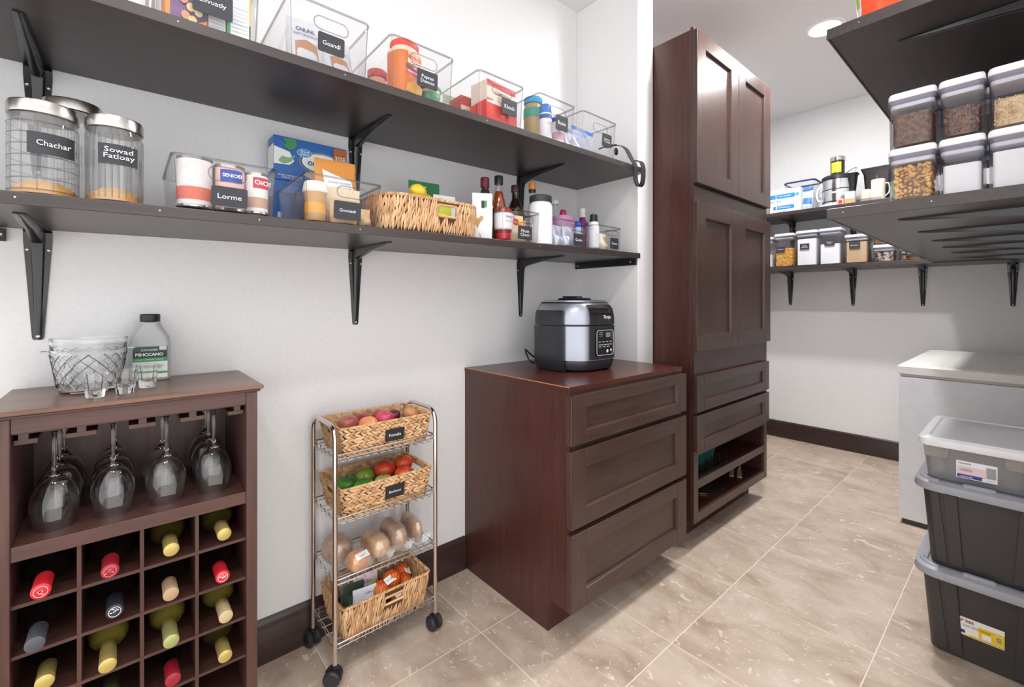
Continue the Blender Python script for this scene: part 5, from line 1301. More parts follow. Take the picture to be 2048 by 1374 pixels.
text(t, 'Tbnja', 0.05, 0.018, (0.018, yp - 0.0012, 0.222), col(226, 226, 230), bold=0.02)
MB().tube(bez([(-0.08, 0.14, 0.02), (-0.12, 0.155, 0.05), (-0.155, 0.15, 0.075), (-0.178, 0.12, 0.06), (-0.175, 0.1, 0.03), (-0.15, 0.10, 0.02)], 24), 0.004, 8).build('power_cord', BLACKP, t)

# ================================================================ items in the tall cabinet cubbies
t = thing('plastic_bin', 'teal plastic bin in the upper cubby of the tall cabinet', 'bin', (0.395, 2.34, 0.3115), R90)
MB().zloft([(rr(0.20, 0.20, 0.02), 0), (rr(0.25, 0.24, 0.025), 0.115), (rr(0.262, 0.252, 0.028), 0.118), (rr(0.262, 0.252, 0.028), 0.124), (rr(0.244, 0.234, 0.022), 0.124), (rr(0.194, 0.194, 0.018), 0.006)]).build('tub', col(36, 110, 112), t)
t = thing('wire_rack', 'black wire dish rack in front of the teal bin', 'rack', (0.548, 2.30, 0.3115), R90)
m = MB()
for i in range(9):
    x = -0.12 + 0.03 * i
    m.tube([(x, 0.012, 0.006), (x, -0.02, 0.006), (x + 0.008, -0.022, 0.075)], 0.0022, 5)
m.tube([(-0.14, 0.012, 0.006), (0.14, 0.012, 0.006)], 0.003, 6); m.tube([(-0.14, -0.02, 0.006), (0.14, -0.02, 0.006)], 0.003, 6)
m.build('wire_frame', col(30, 30, 32, rough=0.3, metal=0.6), t)
t = thing('pan_lid', 'dark round pan lid lying in the lower cubby of the tall cabinet', 'lid', (0.445, 2.38, 0.1655), 0)
MB().lathe([(0.118, 0.0), (0.124, 0.002), (0.124, 0.006), (0.116, 0.008), (0.07, 0.016), (0.001, 0.02)], 40).build('dome', col(52, 48, 50, rough=0.15, coat=0.6), t)
MB().lathe([(0.1235, 0.0015), (0.1255, 0.003), (0.1255, 0.0055), (0.1235, 0.0065)], 40, closed=True).build('steel_band', STEEL, t)
MB().lathe([(0.012, 0.018), (0.01, 0.03), (0.018, 0.036), (0.001, 0.038)], 16).build('knob', BLACKP, t)
t = thing('wooden_tongs', 'pale wooden tongs lying in the lower cubby of the tall cabinet', 'tongs', (0.50, 2.70, 0.166), R90 + 0.4)
m = MB()
for s in (-1, 1):
    MB().box(-0.08, 0.05, s * 0.02 - 0.012, s * 0.02 + 0.012, 0.002, 0.009).build('arm', col(196, 168, 140), t, bevel=0.002)
MB().tube(bez([(0.05, -0.02, 0.008), (0.085, -0.022, 0.02), (0.098, 0.0, 0.024), (0.085, 0.022, 0.02), (0.05, 0.02, 0.008)], 14), 0.006, 8).build('bow', col(206, 180, 152), t)

# ================================================================ FLIP-LID FOOD CONTAINERS
def grains(mb, x0, x1, y0, y1, z0, z1, size, asp, rnd):
    """cover the front, left, right and top of a block with small seeds"""
    def seed(p):
        a = Vector((rnd.uniform(-1, 1), rnd.uniform(-1, 1), rnd.uniform(-1, 1))).normalized()
        b = a.orthogonal().normalized(); c = a.cross(b)
        s = size * rnd.uniform(0.8, 1.15)
        if size > 0.0036:
            k0 = len(mb.v); mb.sphere((0, 0, 0), s, s * 0.8, s * asp, 7, 5); mb.xf(Matrix.Translation(p) @ Matrix((b, c, a)).transposed().to_4x4(), k0)
            return
        P = [p + a * s * asp, p - a * s * asp, p + b * s, p - b * s, p + c * s * 0.8, p - c * s * 0.8]
        mb.add(P, [(0, 2, 4), (2, 1, 4), (1, 3, 4), (3, 0, 4), (2, 0, 5), (1, 2, 5), (3, 1, 5), (0, 3, 5)])
    st = size * (1.75 if size < 0.0036 else 1.6)
    nx, ny, nz = int((x1 - x0) / st), int((y1 - y0) / st), int((z1 - z0) / st)
    j = lambda: rnd.uniform(-.3, .3) * size * (1 if size < 0.0036 else 1.9)
    for i in range(nx + 1):
        for k in range(nz + 1): seed(Vector((x0 + (x1 - x0) * i / max(1, nx) + j(), y0 + j(), z0 + (z1 - z0) * k / max(1, nz) + j())))
        for k in range(ny + 1): seed(Vector((x0 + (x1 - x0) * i / max(1, nx) + j(), y0 + (y1 - y0) * k / max(1, ny) + j(), z1 + j() * 2)))
    for i in range(ny + 1):
        for k in range(nz + 1):
            seed(Vector((x0 + j(), y0 + (y1 - y0) * i / max(1, ny) + j(), z0 + (z1 - z0) * k / max(1, nz) + j())))
            seed(Vector((x1 + j(), y0 + (y1 - y0) * i / max(1, ny) + j(), z0 + (z1 - z0) * k / max(1, nz) + j())))
RND = random.Random(3)
def pop(label, loc, w, d, h, fill=0.0, fmat=None, flabel=None, fname='dry_food', gsize=0.0, asp=1.4, txt=None, lw=0.05, lh=0.034, lz=0.45, lx=0.0, group='flip-lid food containers', core=None):
    t = thing('food_container', label, 'container', loc, 0.0, group)
    n = 5; r = 0.014; hb = h - 0.03
    MB().zloft([(rr(w * 0.93, d * 0.93, r, n), 0), (rr(w * 0.95, d * 0.95, r, n), 0.003), (rr(w * 0.985, d * 0.985, r, n), hb), (rr(w * 0.985 - 0.005, d * 0.985 - 0.005, r - 0.002, n), hb), (rr(w * 0.95 - 0.005, d * 0.95 - 0.005, r - 0.002, n), 0.005)]).build('body', SMOKE, t)
    MB().zloft([(rr(w * 0.985 + 0.001, d * 0.985 + 0.001, r, n), hb - 0.004), (rr(w + 0.001, d + 0.001, r, n), hb + 0.003), (rr(w + 0.001, d + 0.001, r, n), hb + 0.0098), (rr(w * 0.95, d * 0.95, r, n), hb + 0.0098), (rr(w * 0.95, d * 0.95, r, n), hb - 0.004)], closed=True).build('collar', thin_clear('collar_plastic', (0.80, 0.79, 0.85), 1.5, 0.1, 1.0, 0.1, (0.7, 0.7, 0.78, 1)), t)
    MB().zloft([(rr(w * 0.88, d * 0.88, r, n), hb - 0.014), (rr(w * 0.93, d * 0.93, r, n), hb - 0.010), (rr(w * 0.93, d * 0.93, r, n), hb - 0.003), (rr(w * 0.88, d * 0.88, r, n), hb - 0.002)]).build('seal', col(212, 212, 222, rough=0.4), t)
    MB().zloft([(rr(w * 0.985, d * 0.985, r, n), hb + 0.0102), (rr(w * 1.01, d * 1.01, r, n), hb + 0.0125), (rr(w * 1.005, d * 1.005, r, n), hb + 0.023), (rr(w * 0.96, d * 0.96, r, n), h - 0.001), (rr(w * 0.9, d * 0.9, r, n), h)]).build('lid', WHITEP, t)
    if txt:
        yf = -d * 0.97 / 2 - 0.002
        lb = MB().prism(rr(lw, lh, 0.003, 3), -0.001, 0).build('label_card', CHALK, t)
        lb.location = (lx, yf, lz * h)
        text(lb, txt, lw * 0.66, lh * (0.26 if '\n' not in txt else 0.5), (0, -0.0014, 0), CHALKTXT)
    if fill:
        z1 = 0.0085 + (hb - 0.02) * fill
        wi, di = w * 0.95 - 0.0115 - gsize * 0.8, d * 0.95 - 0.0115 - gsize * 0.8
        m = MB()
        g = gsize
        m.zloft([(rr(wi - 2 * g, di - 2 * g, 0.01, 3), 0.0085), (rr(wi - 2 * g, di - 2 * g, 0.01, 3), z1)])
        if not g:
            o = m.build(fname, fmat, None)
        else:
            o = thing(fname, flabel, 'dry food')
            m.build('core', core or fmat, o)
            s = MB(); grains(s, -wi / 2 + g * 1.3, wi / 2 - g * 1.3, -di / 2 + g * 1.3, di / 2 - g * 1.3, 0.0085 + g * 2.0, z1, g, asp, RND)
            e = s.build('grains', fmat, o, sharp=20 if g < 0.003 else 50); e['kind'] = 'stuff'
        o.location = loc
        tag(o, flabel, 'dry food', None, 'stuff')
    return t
ZR = RLZ + 0.026 + 0.001
LENT = mottled('lentil', (86, 56, 42), (126, 92, 72), 90, 0.5); COFF = mottled('coffee_bean', (70, 34, 20), (124, 74, 46), 70, 0.35); OAT = mottled('oat', (190, 156, 112), (222, 196, 156), 60, 0.7)
COOK = mottled('cereal', (196, 146, 80), (232, 190, 124), 40, 0.6); FLOUR = col(236, 236, 238, rough=0.9, bump=0.3, bscale=40)
PAST = mottled('pasta', (206, 150, 60), (234, 190, 100), 60, 0.5); BRNN = mottled('brown_nut', (130, 84, 46), (190, 140, 90), 60, 0.5); SUGAR = col(206, 176, 140, rough=0.9, bump=0.8, bscale=300); BEAN = mottled('speckled_bean', (60, 38, 34), (226, 206, 186), 45, 0.4)
yc = 1.665
cols3 = ((1.4075, 0.102), (1.5065, 0.088), (1.6045, 0.100))
low = (('cereal pieces', COOK, 0.86, 0.0056, 1.25, 'lower left container of tan cereal on the right shelf', 'tan cereal pieces in the lower left right-shelf container', BRN),
       ('flour', FLOUR, 0.72, 0, 1, 'lower middle container of white flour on the right shelf', 'white flour in the lower middle right-shelf container', None),
       ('sugar', FLOUR, 0.86, 0, 1, 'lower container of white sugar at the right picture edge', 'white sugar in the container at the right picture edge', None))
upp = (('lentils', LENT, 0.80, 0.0021, 1.1, 'upper left container of brown lentils on the right shelf', 'brown lentils in the upper left right-shelf container', None),
       ('coffee_beans', COFF, 0.66, 0.0034, 1.4, 'upper middle container of dark coffee beans on the right shelf', 'dark coffee beans in the upper middle container', None),
       ('rolled_oats', OAT, 0.62, 0.0030, 1.6, 'upper container of rolled oats at the right picture edge', 'pale rolled oats in the upper right container', None))
for lev, row in ((0, low), (1, upp)):
    for (cx, w), (nm, mt, fl, gs, asp, lab, flab, core) in zip(cols3, row):
        pop(lab, (cx, yc + 0.055, ZR + 0.1575 * lev), w, 0.11, 0.157, fl, mt, flab, nm.replace(' ', '_'), gs, asp, core=core)
for lev in (0, 1):
    for (cx, w), pos in zip(cols3[:2], ('left', 'middle')):
        pop('%s empty container behind the %s front container on the right shelf' % (('lower', 'upper')[lev], pos), (cx + 0.012, yc + 0.20, ZR + 0.1575 * lev), w, 0.12, 0.157)

ZB = BLZ + 0.024 + 0.001
yk = 3.885
bk = ((0.235, 0.10, 0.245, 0.5, FLOUR, 0, 1, 'back-shelf container half hidden by the tall cabinet', 'white rice in the container by the tall cabinet', 'rice', None, .5, .45),
      (0.366, 0.136, 0.262, 0.62, PAST, 0.0042, 1.5, 'tall container of golden pasta, labelled Dodbino', 'golden pasta in the Dodbino container', 'pasta', 'Dodbino', .53, -.02),
      (0.520, 0.142, 0.268, 0.90, FLOUR, 0, 1, 'tall container full of white flour, labelled Avlorfik', 'white flour in the Avlorfik container', 'flour', 'Duty\nAvlorfik', .55, -.01),
      (0.668, 0.138, 0.268, 0.66, FLOUR, 0, 1, 'tall container two thirds full of white sugar, labelled Soufer', 'white sugar in the Soufer container', 'sugar', 'Y Kumunt\nSoufer', .6, .0),
      (0.826, 0.138, 0.205, 0.92, SUGAR, 0, 1, 'shorter container of brown sugar, labelled Barupots', 'brown sugar in the Barupots container', 'brown_sugar', 'Barupots', .62, -.01),
      (0.978, 0.120, 0.118, 0.86, BEAN, 0.0035, 1.4, 'low container of speckled beans on the back shelf', 'speckled beans in the low back-shelf container', 'beans', None, .5, .0),
      (1.124, 0.128, 0.092, 0.70, BRNN, 0.0034, 1.4, 'low container of brown nuts, labelled Vbuttoit', 'brown nuts in the Vbuttoit container', 'nuts', 'Vbuttoit', .52, .0))
for x, w, h, fl, mt, gs, asp, lab, flab, nm, tx, lz, lx in bk:
    pop(lab, (x, yk + 0.08, ZB), w, 0.15, h, fl, mt, flab, nm, gs, asp, tx, 0.062 if h > 0.1 else 0.075, 0.044 if h > 0.1 else 0.036, lz, lx, 'flip-lid containers on the back shelf')
pop('small container of brown nuts stacked on the speckled beans', (0.978, yk + 0.08, ZB + 0.1185), 0.120, 0.15, 0.13, 0.6, BRNN, 'brown nuts in the container stacked on the beans', 'nuts', 0.0042, 1.4, 'Pod Afttanosa\nBaskaeat', 0.078, 0.05, 0.55, 0.0, 'flip-lid containers on the back shelf')
pouch('flour_bag', 'white paper bag with red print at the right of the back shelf', 'bag', (1.255, yk + 0.09, ZB), 0.1, 0.12, 0.08, 0.12, col(236, 230, 226), [('r', .4, .9, .1, .4, RED)], wob=0.003)

# ================================================================ items on the upper back shelf
ZBU = BUZ + 0.024 + 0.001
yu = 3.90
pack('food_box', 'white carton with bright blue stripes on the upper back shelf', 'box', (0.372, yu + 0.03, ZBU), 0.0, 0.215, 0.05, 0.185, col(232, 236, 240), [('r', .0, .2, .62, .8, col(40, 140, 210)), ('r', .22, .82, .62, .8, col(40, 140, 210)), ('t', 'HIG ZANIO', .5, .71, .4, .09, WHT), ('t', '447 1442', .2, .5, .35, .08, TXT), ('r', .12, .2, .16, .3, col(40, 120, 200)), ('r', .24, .8, .16, .32, col(40, 140, 210)), ('t', '8 Nonura', .48, .24, .4, .08, WHT), ('t', 'KOTBI DOUSABAT . X 10.7', .45, .07, .7, .05, TXT), ('e', .9, .72, .12, .12, SKY)], sides=[(col(90, 130, 130), 0, 1)])
t = thing('storage_tub', 'clear tub with a navy blue rim holding white and blue packs', 'tub', (0.450, yu + 0.155, ZBU), 0.0)
MB().zloft([(rr(0.17, 0.17, 0.03), 0), (rr(0.21, 0.19, 0.035), 0.235), (rr(0.206, 0.186, 0.033), 0.235), (rr(0.166, 0.166, 0.028), 0.004)]).build('body', CLEAR, t)
MB().zloft([(rr(0.216, 0.196, 0.036), 0.230), (rr(0.222, 0.202, 0.038), 0.236), (rr(0.216, 0.196, 0.036), 0.243), (rr(0.204, 0.184, 0.032), 0.241), (rr(0.204, 0.184, 0.032), 0.231)], closed=True).build('rim', col(40, 54, 104), t)
pouch('food_pack', 'white and pale blue pack inside the navy-rimmed tub', 'pack', (0.455, yu + 0.15, ZBU + 0.005), 0.0, 0.14, 0.09, 0.20, col(206, 222, 238), [('r', .55, .95, .3, .55, col(60, 130, 200)), ('t', 'MSV\nOFT', .25, .45, .3, .16, TXT), ('r', 0, 1, .85, 1, col(90, 160, 220))])
jar('food_tub', 'white lidded tub half hidden by the tall cabinet on the upper back shelf', 'tub', (0.255, yu + 0.17, ZBU), [(0.06, 0), (0.064, 0.004), (0.07, 0.18)], col(222, 226, 230), [(0.071, 0.18), (0.075, 0.183), (0.075, 0.198), (0.066, 0.206)], WHITEP, rz=0)
# juicer
t = thing('juicer', 'stainless electric juicer with a black feed chute and yellow sticker', 'juicer', (0.69, yu + 0.13, ZBU), 0.0)
INOX = col(200, 200, 202, rough=0.2, metal=1.0, var=0.0)
MB().zloft([(rr(0.23, 0.21, 0.06, 6), 0), (rr(0.235, 0.215, 0.06, 6), 0.012), (rr(0.2, 0.19, 0.08, 6), 0.03)]).build('foot', col(206, 204, 202), t)
MB().lathe([(0.092, 0.028), (0.098, 0.034), (0.1, 0.1), (0.1, 0.165), (0.098, 0.205)], 36).build('body', INOX, t)
for z in (0.04, 0.128): MB().lathe([(0.1005, z), (0.1018, z + 0.002), (0.1018, z + 0.005), (0.1005, z + 0.007)], 36, closed=True).build('band', BLACKP, t)
MB().lathe([(0.1, 0.204), (0.105, 0.208), (0.105, 0.228), (0.095, 0.238), (0.05, 0.246), (0.001, 0.246)], 36).build('lid', BLACKP, t)
MB().lathe([(0.044, 0.244), (0.044, 0.36)], 28).xf(Matrix.Translation((-0.005, 0, 0))).build('feed_chute', col(38, 34, 34, rough=0.25), t)
MB().lathe([(0.046, 0.350), (0.047, 0.352), (0.047, 0.378), (0.044, 0.381), (0.038, 0.381), (0.038, 0.36)], 28).xf(Matrix.Translation((-0.005, 0, 0))).build('chute_ring', STEEL, t)
st = band(t, 'yellow_sticker', 0.0445, 0.262, 0.338, col(236, 206, 50), -0.75, 0.75, 10); st.location = (-0.005, 0, 0)
MB().tube(bez([(-0.096, -0.02, 0.19), (-0.125, -0.03, 0.15), (-0.13, -0.03, 0.1), (-0.12, -0.02, 0.07), (-0.1, -0.02, 0.065)], 16), 0.007, 8).build('handle', WHITEP, t)
MB().tube(bez([(0.045, 0, 0.25), (0.08, 0, 0.275), (0.11, 0, 0.28), (0.095, 0, 0.255)], 12), 0.003, 6).build('lid_wire', STEEL, t)
MB().box(-0.018, 0.018, -0.1035, -0.099, 0.1, 0.112).build('badge', col(226, 226, 226), t, bevel=0.001)
MB().zloft([(rr(0.03, 0.05, 0.01), 0.06), (rr(0.06, 0.08, 0.01), 0.22), (rr(0.08, 0.09, 0.01), 0.232)]).xf(Matrix.Translation((0.088, -0.03, 0))).build('spout', BLACKP, t)
t = thing('pulp_bin', 'black pulp bin with a flared top right of the juicer', 'bin', (0.915, yu + 0.21, ZBU), 0.0)
MB().zloft([(rr(0.13, 0.13, 0.02), 0), (rr(0.16, 0.15, 0.02), 0.22), (rr(0.19, 0.16, 0.012), 0.262), (rr(0.184, 0.154, 0.01), 0.262), (rr(0.15, 0.14, 0.016), 0.22), (rr(0.12, 0.12, 0.016), 0.005)]).build('body', col(40, 37, 36, rough=0.4), t)
MB().box(-0.003, 0.003, -0.0755, -0.071, 0.15, 0.2).build('rib', col(90, 86, 84), t)
jar('mug', 'short cream cylinder cup on the upper back shelf', 'cup', (0.868, yu + 0.06, ZBU), [(0.03, 0), (0.032, 0.003), (0.032, 0.09), (0.03, 0.092)], col(226, 214, 200), rz=0)
t = jar('mug', 'tall cream mug with a handle on the upper back shelf', 'mug', (0.935, yu + 0.06, ZBU), [(0.036, 0), (0.039, 0.003), (0.039, 0.15), (0.036, 0.152), (0.034, 0.14)], col(230, 220, 208), rz=0)
MB().tube(bez([(0.037, 0, 0.12), (0.058, 0, 0.115), (0.06, 0, 0.06), (0.037, 0, 0.03)], 14), 0.004, 8).build('handle', col(230, 220, 208), t)
pack('food_box', 'small white and orange box in front of the juicer', 'box', (0.79, yu + 0.0, ZBU), 0.0, 0.058, 0.04, 0.085, col(236, 230, 226), [('r', 0, 1, 0, .4, col(226, 150, 100)), ('t', 'AN COW HUS', .5, .85, .7, .1, TXT)])
pack('food_box', 'tiny red and pink packet in front of the juicer base', 'box', (0.735, yu - 0.005, ZBU), 0.0, 0.04, 0.03, 0.04, col(226, 170, 170), [('e', .5, .5, .6, .7, RED)])
t = thing('clear_tray', 'small clear tray in front of the cream cups', 'tray', (0.895, yu + 0.008, ZBU), 0.0)
MB().box(-0.07, 0.07, -0.012, 0.012, 0, 0.002).build('base', CLEAR, t); MB().box(-0.07, 0.07, -0.012, -0.0105, 0.002, 0.022).build('lip', CLEARRIM, t)
jar('soda_can', 'green can peeking out left of the stacked containers', 'can', (1.03, yu + 0.06, ZBU), [(0.024, 0), (0.027, 0.004), (0.027, 0.1), (0.022, 0.108)], col(24, 150, 70), rz=0)

# ================================================================ orange pail on the upper right shelf
t = thing('orange_pail', 'bright orange pail with white and green trim on the upper right shelf', 'pail', (1.338, 1.70, RUZ + 0.0275), 0.0)
n = 40
rings = []
for r, z in ((0.050, 0), (0.054, 0.004), (0.056, 0.05), (0.062, 0.12), (0.066, 0.16), (0.062, 0.16), (0.052, 0.05), (0.001, 0.006)):
    rings.append([((r * (1 + 0.03 * math.cos(8 * 2 * PI * i / n))) * math.cos(2 * PI * i / n), (r * (1 + 0.03 * math.cos(8 * 2 * PI * i / n))) * math.sin(2 * PI * i / n), z) for i in range(n)])
MB().loft(rings).build('pail', col(238, 84, 36), t)
band(t, 'green_patch', lambda z: 0.0585 + (z - 0.05) * 0.086, 0.055, 0.12, col(160, 200, 60), -1.6, -0.9, 8)
band(t, 'white_patch', lambda z: 0.0575 + (z - 0.05) * 0.086, 0.02, 0.13, WHITEP, -1.9, -0.8, 10)

# ================================================================ CHEST FREEZER
t = thing('chest_freezer', 'white chest freezer against the back right wall', 'freezer', (1.445, 3.655, 0.0))
FW = col(232, 234, 240, rough=0.3); FC = col(241, 239, 235, rough=0.32)
MB().box(-0.274, 0.262, -0.563, 0.54, 0.028, 0.772).build('body', FW, t, bevel=0.006, seg=3)
MB().box(-0.268, 0.256, -0.556, 0.534, 0.773, 0.786).build('gasket', col(198, 194, 186), t, bevel=0.002)
MB().zloft([(rr(0.54, 1.112, 0.012), 0.787), (rr(0.546, 1.118, 0.014), 0.79), (rr(0.546, 1.118, 0.014), 0.826), (rr(0.53, 1.10, 0.02), 0.834), (rr(0.49, 1.06, 0.03), 0.838)]).xf(Matrix.Translation((-0.006, -0.012, 0))).build('lid', FC, t)
MB().box(-0.262, 0.25, -0.55, 0.528, 0.0, 0.0275).build('plinth', col(60, 54, 50), t)

# ================================================================ STORAGE TOTES
GREYP = col(158, 160, 168, rough=0.4); TOTE = col(58, 55, 56, rough=0.42)
def tote(label, z, sticker=False):
    w, d, h = 0.326, 0.52, 0.262
    t = thing('storage_tote', label, 'tote', (1.538, 2.03 + d / 2, z), 0.0, 'black totes with grey lids')
    n = 6
    MB().zloft([(rr(w * 0.80, d * 0.86, 0.03, n), 0), (rr(w * 0.83, d * 0.885, 0.035, n), 0.006), (rr(w * 0.945, d * 0.965, 0.04, n), h - 0.004), (rr(w * 0.925, d * 0.95, 0.038, n), h - 0.004), (rr(w * 0.8, d * 0.86, 0.03, n), 0.012)]).build('body', TOTE, t)
    yf = lambda q: -(d * (0.885 + 0.08 * q)) / 2
    xf = lambda q: (w * (0.83 + 0.115 * q)) / 2
    # corner columns and centre panel on the front
    for s in (-1, 1):
        for a0, a1, b0, b1, dp in ((0.40, 0.62, 0.44, 0.66, 0.007), (0.66, 0.86, 0.72, 0.86, 0.003)):
            V = []
            for q, (p0, p1) in ((0.04, (a0, a1)), (0.97, (b0, b1))):
                for x in (p0, p1): V += [(s * x * xf(q), yf(q) + 0.004, 0.006 + (h - 0.012) * q), (s * x * xf(q), yf(q) - dp, 0.006 + (h - 0.012) * q)]
            MB().add(V, [(0, 1, 5, 4), (2, 6, 7, 3), (1, 3, 7, 5), (0, 4, 6, 2), (0, 2, 3, 1), (4, 5, 7, 6)]).build('rib', TOTE, t, bevel=0.0015)
    # side ribs
    for s in (-1, 1):
        for yy in (-0.14, 0.02, 0.16):
            V = []
            for q in (0.04, 0.97):
                for y in (yy - 0.03, yy + 0.03): V += [(s * (xf(q) - 0.004), y, 0.006 + (h - 0.012) * q), (s * (xf(q) + 0.004), y, 0.006 + (h - 0.012) * q)]
            MB().add(V, [(0, 1, 5, 4), (2, 6, 7, 3), (1, 3, 7, 5), (0, 4, 6, 2), (0, 2, 3, 1), (4, 5, 7, 6)]).build('rib', TOTE, t, bevel=0.001)
    W, D = w + 0.022, d + 0.03
    lid = MB().zloft([(rr(W, D, 0.06, 7), h - 0.006), (rr(W + 0.004, D + 0.004, 0.062, 7), h), (rr(W - 0.002, D - 0.002, 0.06, 7), h + 0.018), (rr(W - 0.03, D - 0.03, 0.05, 7), h + 0.026), (rr(W - 0.06, D - 0.06, 0.04, 7), h + 0.026), (rr(W - 0.066, D - 0.066, 0.04, 7), h + 0.020)]).build('lid', GREYP, t)
    for a, b_ in ((-0.055, 0.02), (0.075, 0.15)):
        MB().zloft([(rr(b_ - a, 0.018, 0.006), h + 0.018), (rr(b_ - a, 0.016, 0.006), h + 0.030), (rr(b_ - a - 0.006, 0.010, 0.004), h + 0.033)]).xf(Matrix.Translation(((a + b_) / 2, -D / 2 + 0.022, 0))).build('lid_rib', GREYP, lid)
    MB().tube([(-W / 2 + 0.02 + 0.045 * (1 - math.cos(q)), -D / 2 + 0.02 + 0.045 * (1 - math.sin(q)), h + 0.024) for q in [PI / 2 * k / 8 for k in range(9)]], 0.008, 8).build('lid_corner', GREYP, lid)
    if sticker:
        q = 0.42; x0, x1, z0, z1 = -0.066, 0.036, 0.088, 0.148
        ang = -math.atan2(d * 0.08 / 2, h)
        lb = MB().box(x0, x1, -0.0008, 0, -0.03, 0.03).build('sticker', col(238, 236, 230), t)
        lb.location = (0, yf(0.45) - 0.0012, 0.118); lb.rotation_euler = (-ang * -1 * -1, 0, 0)
        decals(lb, 0.102, 0.06, lambda x, z: -0.0008, [])
        def sub(nm, xa, xb, za, zb_, mt, ly): MB().box(xa, xb, -0.0008 - 0.0003 * ly, -0.0007, za, zb_).build(nm, mt, lb)
        YL = col(240, 200, 40)
        sub('yellow_print', -0.02, x1, -0.022, 0.014, YL, 1); sub('yellow_stripe', x0, x1, -0.0295, -0.026, YL, 1); sub('dark_stripe', -0.04, x1, -0.0255, -0.0245, TXT, 1)
        sub('blue_badge', x0 + 0.001, x0 + 0.016, -0.022, -0.012, col(30, 70, 150), 2); sub('white_print', -0.012, 0.008, -0.02, -0.004, WHT, 2); sub('barcode_panel', 0.016, 0.032, -0.016, 0.008, col(244, 220, 110), 2)
        for k in range(6): sub('barcode_line', 0.018, 0.03, -0.013 + 0.003 * k, -0.0118 + 0.003 * k, TXT, 3)
        text(lb, 'EP RBE', 0.034, 0.014, (-0.047, -0.0026, 0.02), col(150, 40, 60), bold=0.02)
        text(lb, 'RO LONG SEROOO SUBSGORES\nON BIL - TUIS ELO NI SGONAR', 0.062, 0.009, (-0.024, -0.0026, 0.005), TXT)
    return t
tote('lower black storage tote with a grey lid and a yellow sticker, on the floor', 0.001, True)
tote('upper black storage tote with a grey lid, stacked on the lower tote', 0.2845)
# clear box with white lid
t = thing('clear_box', 'clear plastic shoe box with a white lid on top of the stacked totes', 'storage box', (1.512, 2.05 + 0.205, 0.5685), 0.0)
w, d, h = 0.262, 0.41, 0.118
TRANSL = thin_clear('translucent_box', (0.86, 0.86, 0.87), 1.48, 0.1, 1.5, 0.16, (0.75, 0.75, 0.77, 1))
MB().zloft([(rr(w * 0.86, d * 0.9, 0.02, 5), 0), (rr(w * 0.885, d * 0.92, 0.022, 5), 0.004), (rr(w * 0.96, d * 0.97, 0.026, 5), h - 0.03), (rr(w * 0.98, d * 0.985, 0.026, 5), h), (rr(w * 0.965, d * 0.97, 0.024, 5), h), (rr(w * 0.87, d * 0.905, 0.02, 5), 0.006)]).build('body', TRANSL, t)
yf = -d * 0.97 / 2 - 0.0015
for s in (-1, 1):
    MB().prism([(s * 0.062, h - 0.003), (s * 0.064, h - 0.034), (s * 0.07, h - 0.04), (s * 0.122, h - 0.04), (s * 0.122, h - 0.003)], yf - 0.003, yf + 0.002).build('latch_panel', thin_clear('latch_plastic', (0.7, 0.68, 0.67), 1.5, 0.1, 2.0, 0.2, (0.7, 0.66, 0.64, 1)), t)
MB().zloft([(rr(w + 0.012, d + 0.012, 0.03, 6), h - 0.004), (rr(w + 0.018, d + 0.018, 0.032, 6), h + 0.002), (rr(w + 0.014, d + 0.014, 0.03, 6), h + 0.018), (rr(w - 0.004, d - 0.004, 0.028, 6), h + 0.026), (rr(w - 0.036, d - 0.036, 0.024, 6), h + 0.027), (rr(w - 0.046, d - 0.046, 0.022, 6), h + 0.022)]).build('lid', col(236, 236, 240, rough=0.4), t)
lb = MB().box(-0.045, 0.047, -0.0008, 0, -0.028, 0.028).build('sticker', col(238, 236, 240), t, bevel=0)
lb.location = (0.0, yf - 0.0002 + 0.003, 0.052); lb.rotation_euler = (0.05, 0, 0)
lb.location.y = -(d * 0.945) / 2 - 0.003
def sub(nm, xa, xb, za, zb_, mt, ly): MB().box(xa, xb, -0.0008 - 0.0003 * ly, -0.0007, za, zb_).build(nm, mt, lb)
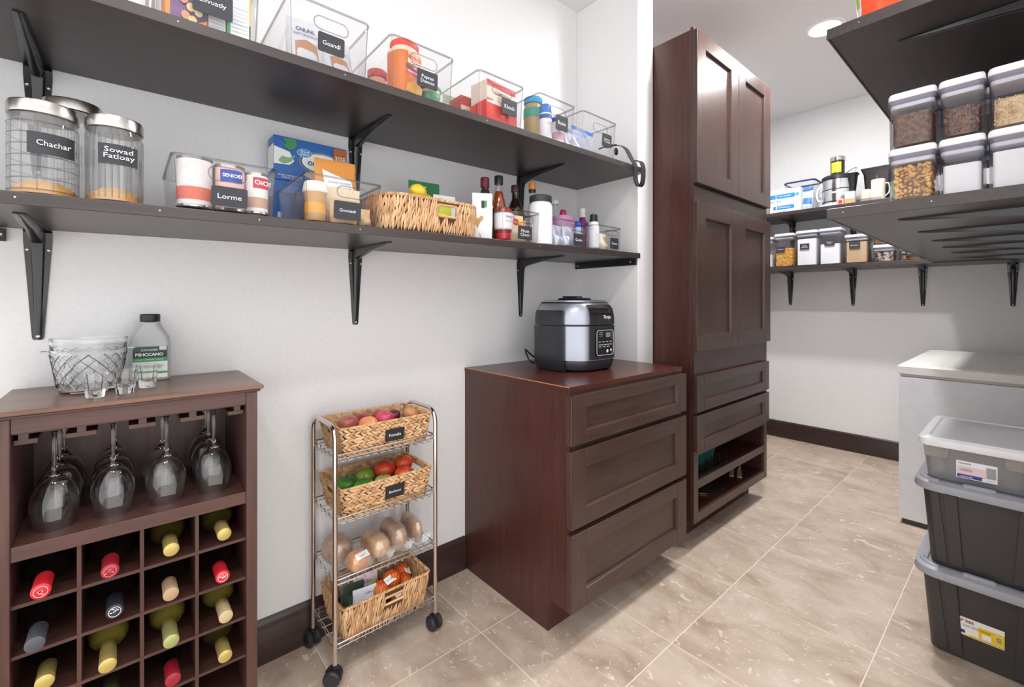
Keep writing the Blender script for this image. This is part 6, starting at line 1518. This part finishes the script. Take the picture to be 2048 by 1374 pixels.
sub('pink_print', -0.043, 0.022, -0.014, 0.012, col(226, 206, 210), 1); sub('blue_stripe', -0.043, 0.014, -0.026, -0.016, col(30, 60, 160), 1); sub('red_line', -0.043, 0.02, -0.0158, -0.0145, RED, 2); sub('grey_print', 0.022, 0.045, -0.016, 0.02, col(190, 190, 196), 1)
for k in range(9): sub('text_line', 0.024, 0.043, -0.013 + k * 0.0036, -0.0115 + k * 0.0036, col(90, 90, 100), 2)
text(lb, 'YOUDOL8', 0.03, 0.008, (-0.026, -0.003, 0.021), col(160, 40, 50), bold=0.02)
text(lb, 'TOMS NE MONRADE\nHOTON GOMETTIBO\nTOR LBOMEE PUOARSTORA\nTANAR UOTEIS KHAAL', 0.034, 0.018, (-0.022, -0.003, 0.0), col(130, 60, 70))
text(lb, 'CADUFAEU', 0.03, 0.006, (-0.022, -0.003, -0.021), WHT, bold=0.02)
text(lb, '8 P P1PUVVB', 0.02, 0.005, (0.032, -0.003, -0.021), TXT)
t = pouch('folded_cloth', 'blue-grey folded cloth inside the clear shoe box', 'cloth', (1.512, 2.26, 0.577), 0.0, 0.2, 0.26, 0.075, col(92, 120, 140, rough=0.8), [], wob=0.004)

# ================================================================ turn the lettering into meshes
bpy.context.view_layer.update()
dg = bpy.context.evaluated_depsgraph_get()
for o, parent, w, h, loc, mat, name, rot in TEXTS:
    me = bpy.data.meshes.new_from_object(o.evaluated_get(dg))
    if len(me.vertices):
        xs = [v.co.x for v in me.vertices]; ys = [v.co.y for v in me.vertices]
        cx, cy = (min(xs) + max(xs)) / 2, (min(ys) + max(ys)) / 2
        k = min(w / max(1e-6, max(xs) - min(xs)), h / max(1e-6, max(ys) - min(ys)))
        kx = min(w / max(1e-6, max(xs) - min(xs)), k * 1.35)
        for v in me.vertices: v.co = ((v.co.x - cx) * kx, (v.co.y - cy) * k, 0)
        me.materials.clear(); me.materials.append(mat)
        me.name = name
        n = link(name, me, parent)
        n.location = loc; n.rotation_euler = rot
for o, *_ in TEXTS:
    cu = o.data
    bpy.data.objects.remove(o); bpy.data.curves.remove(cu)
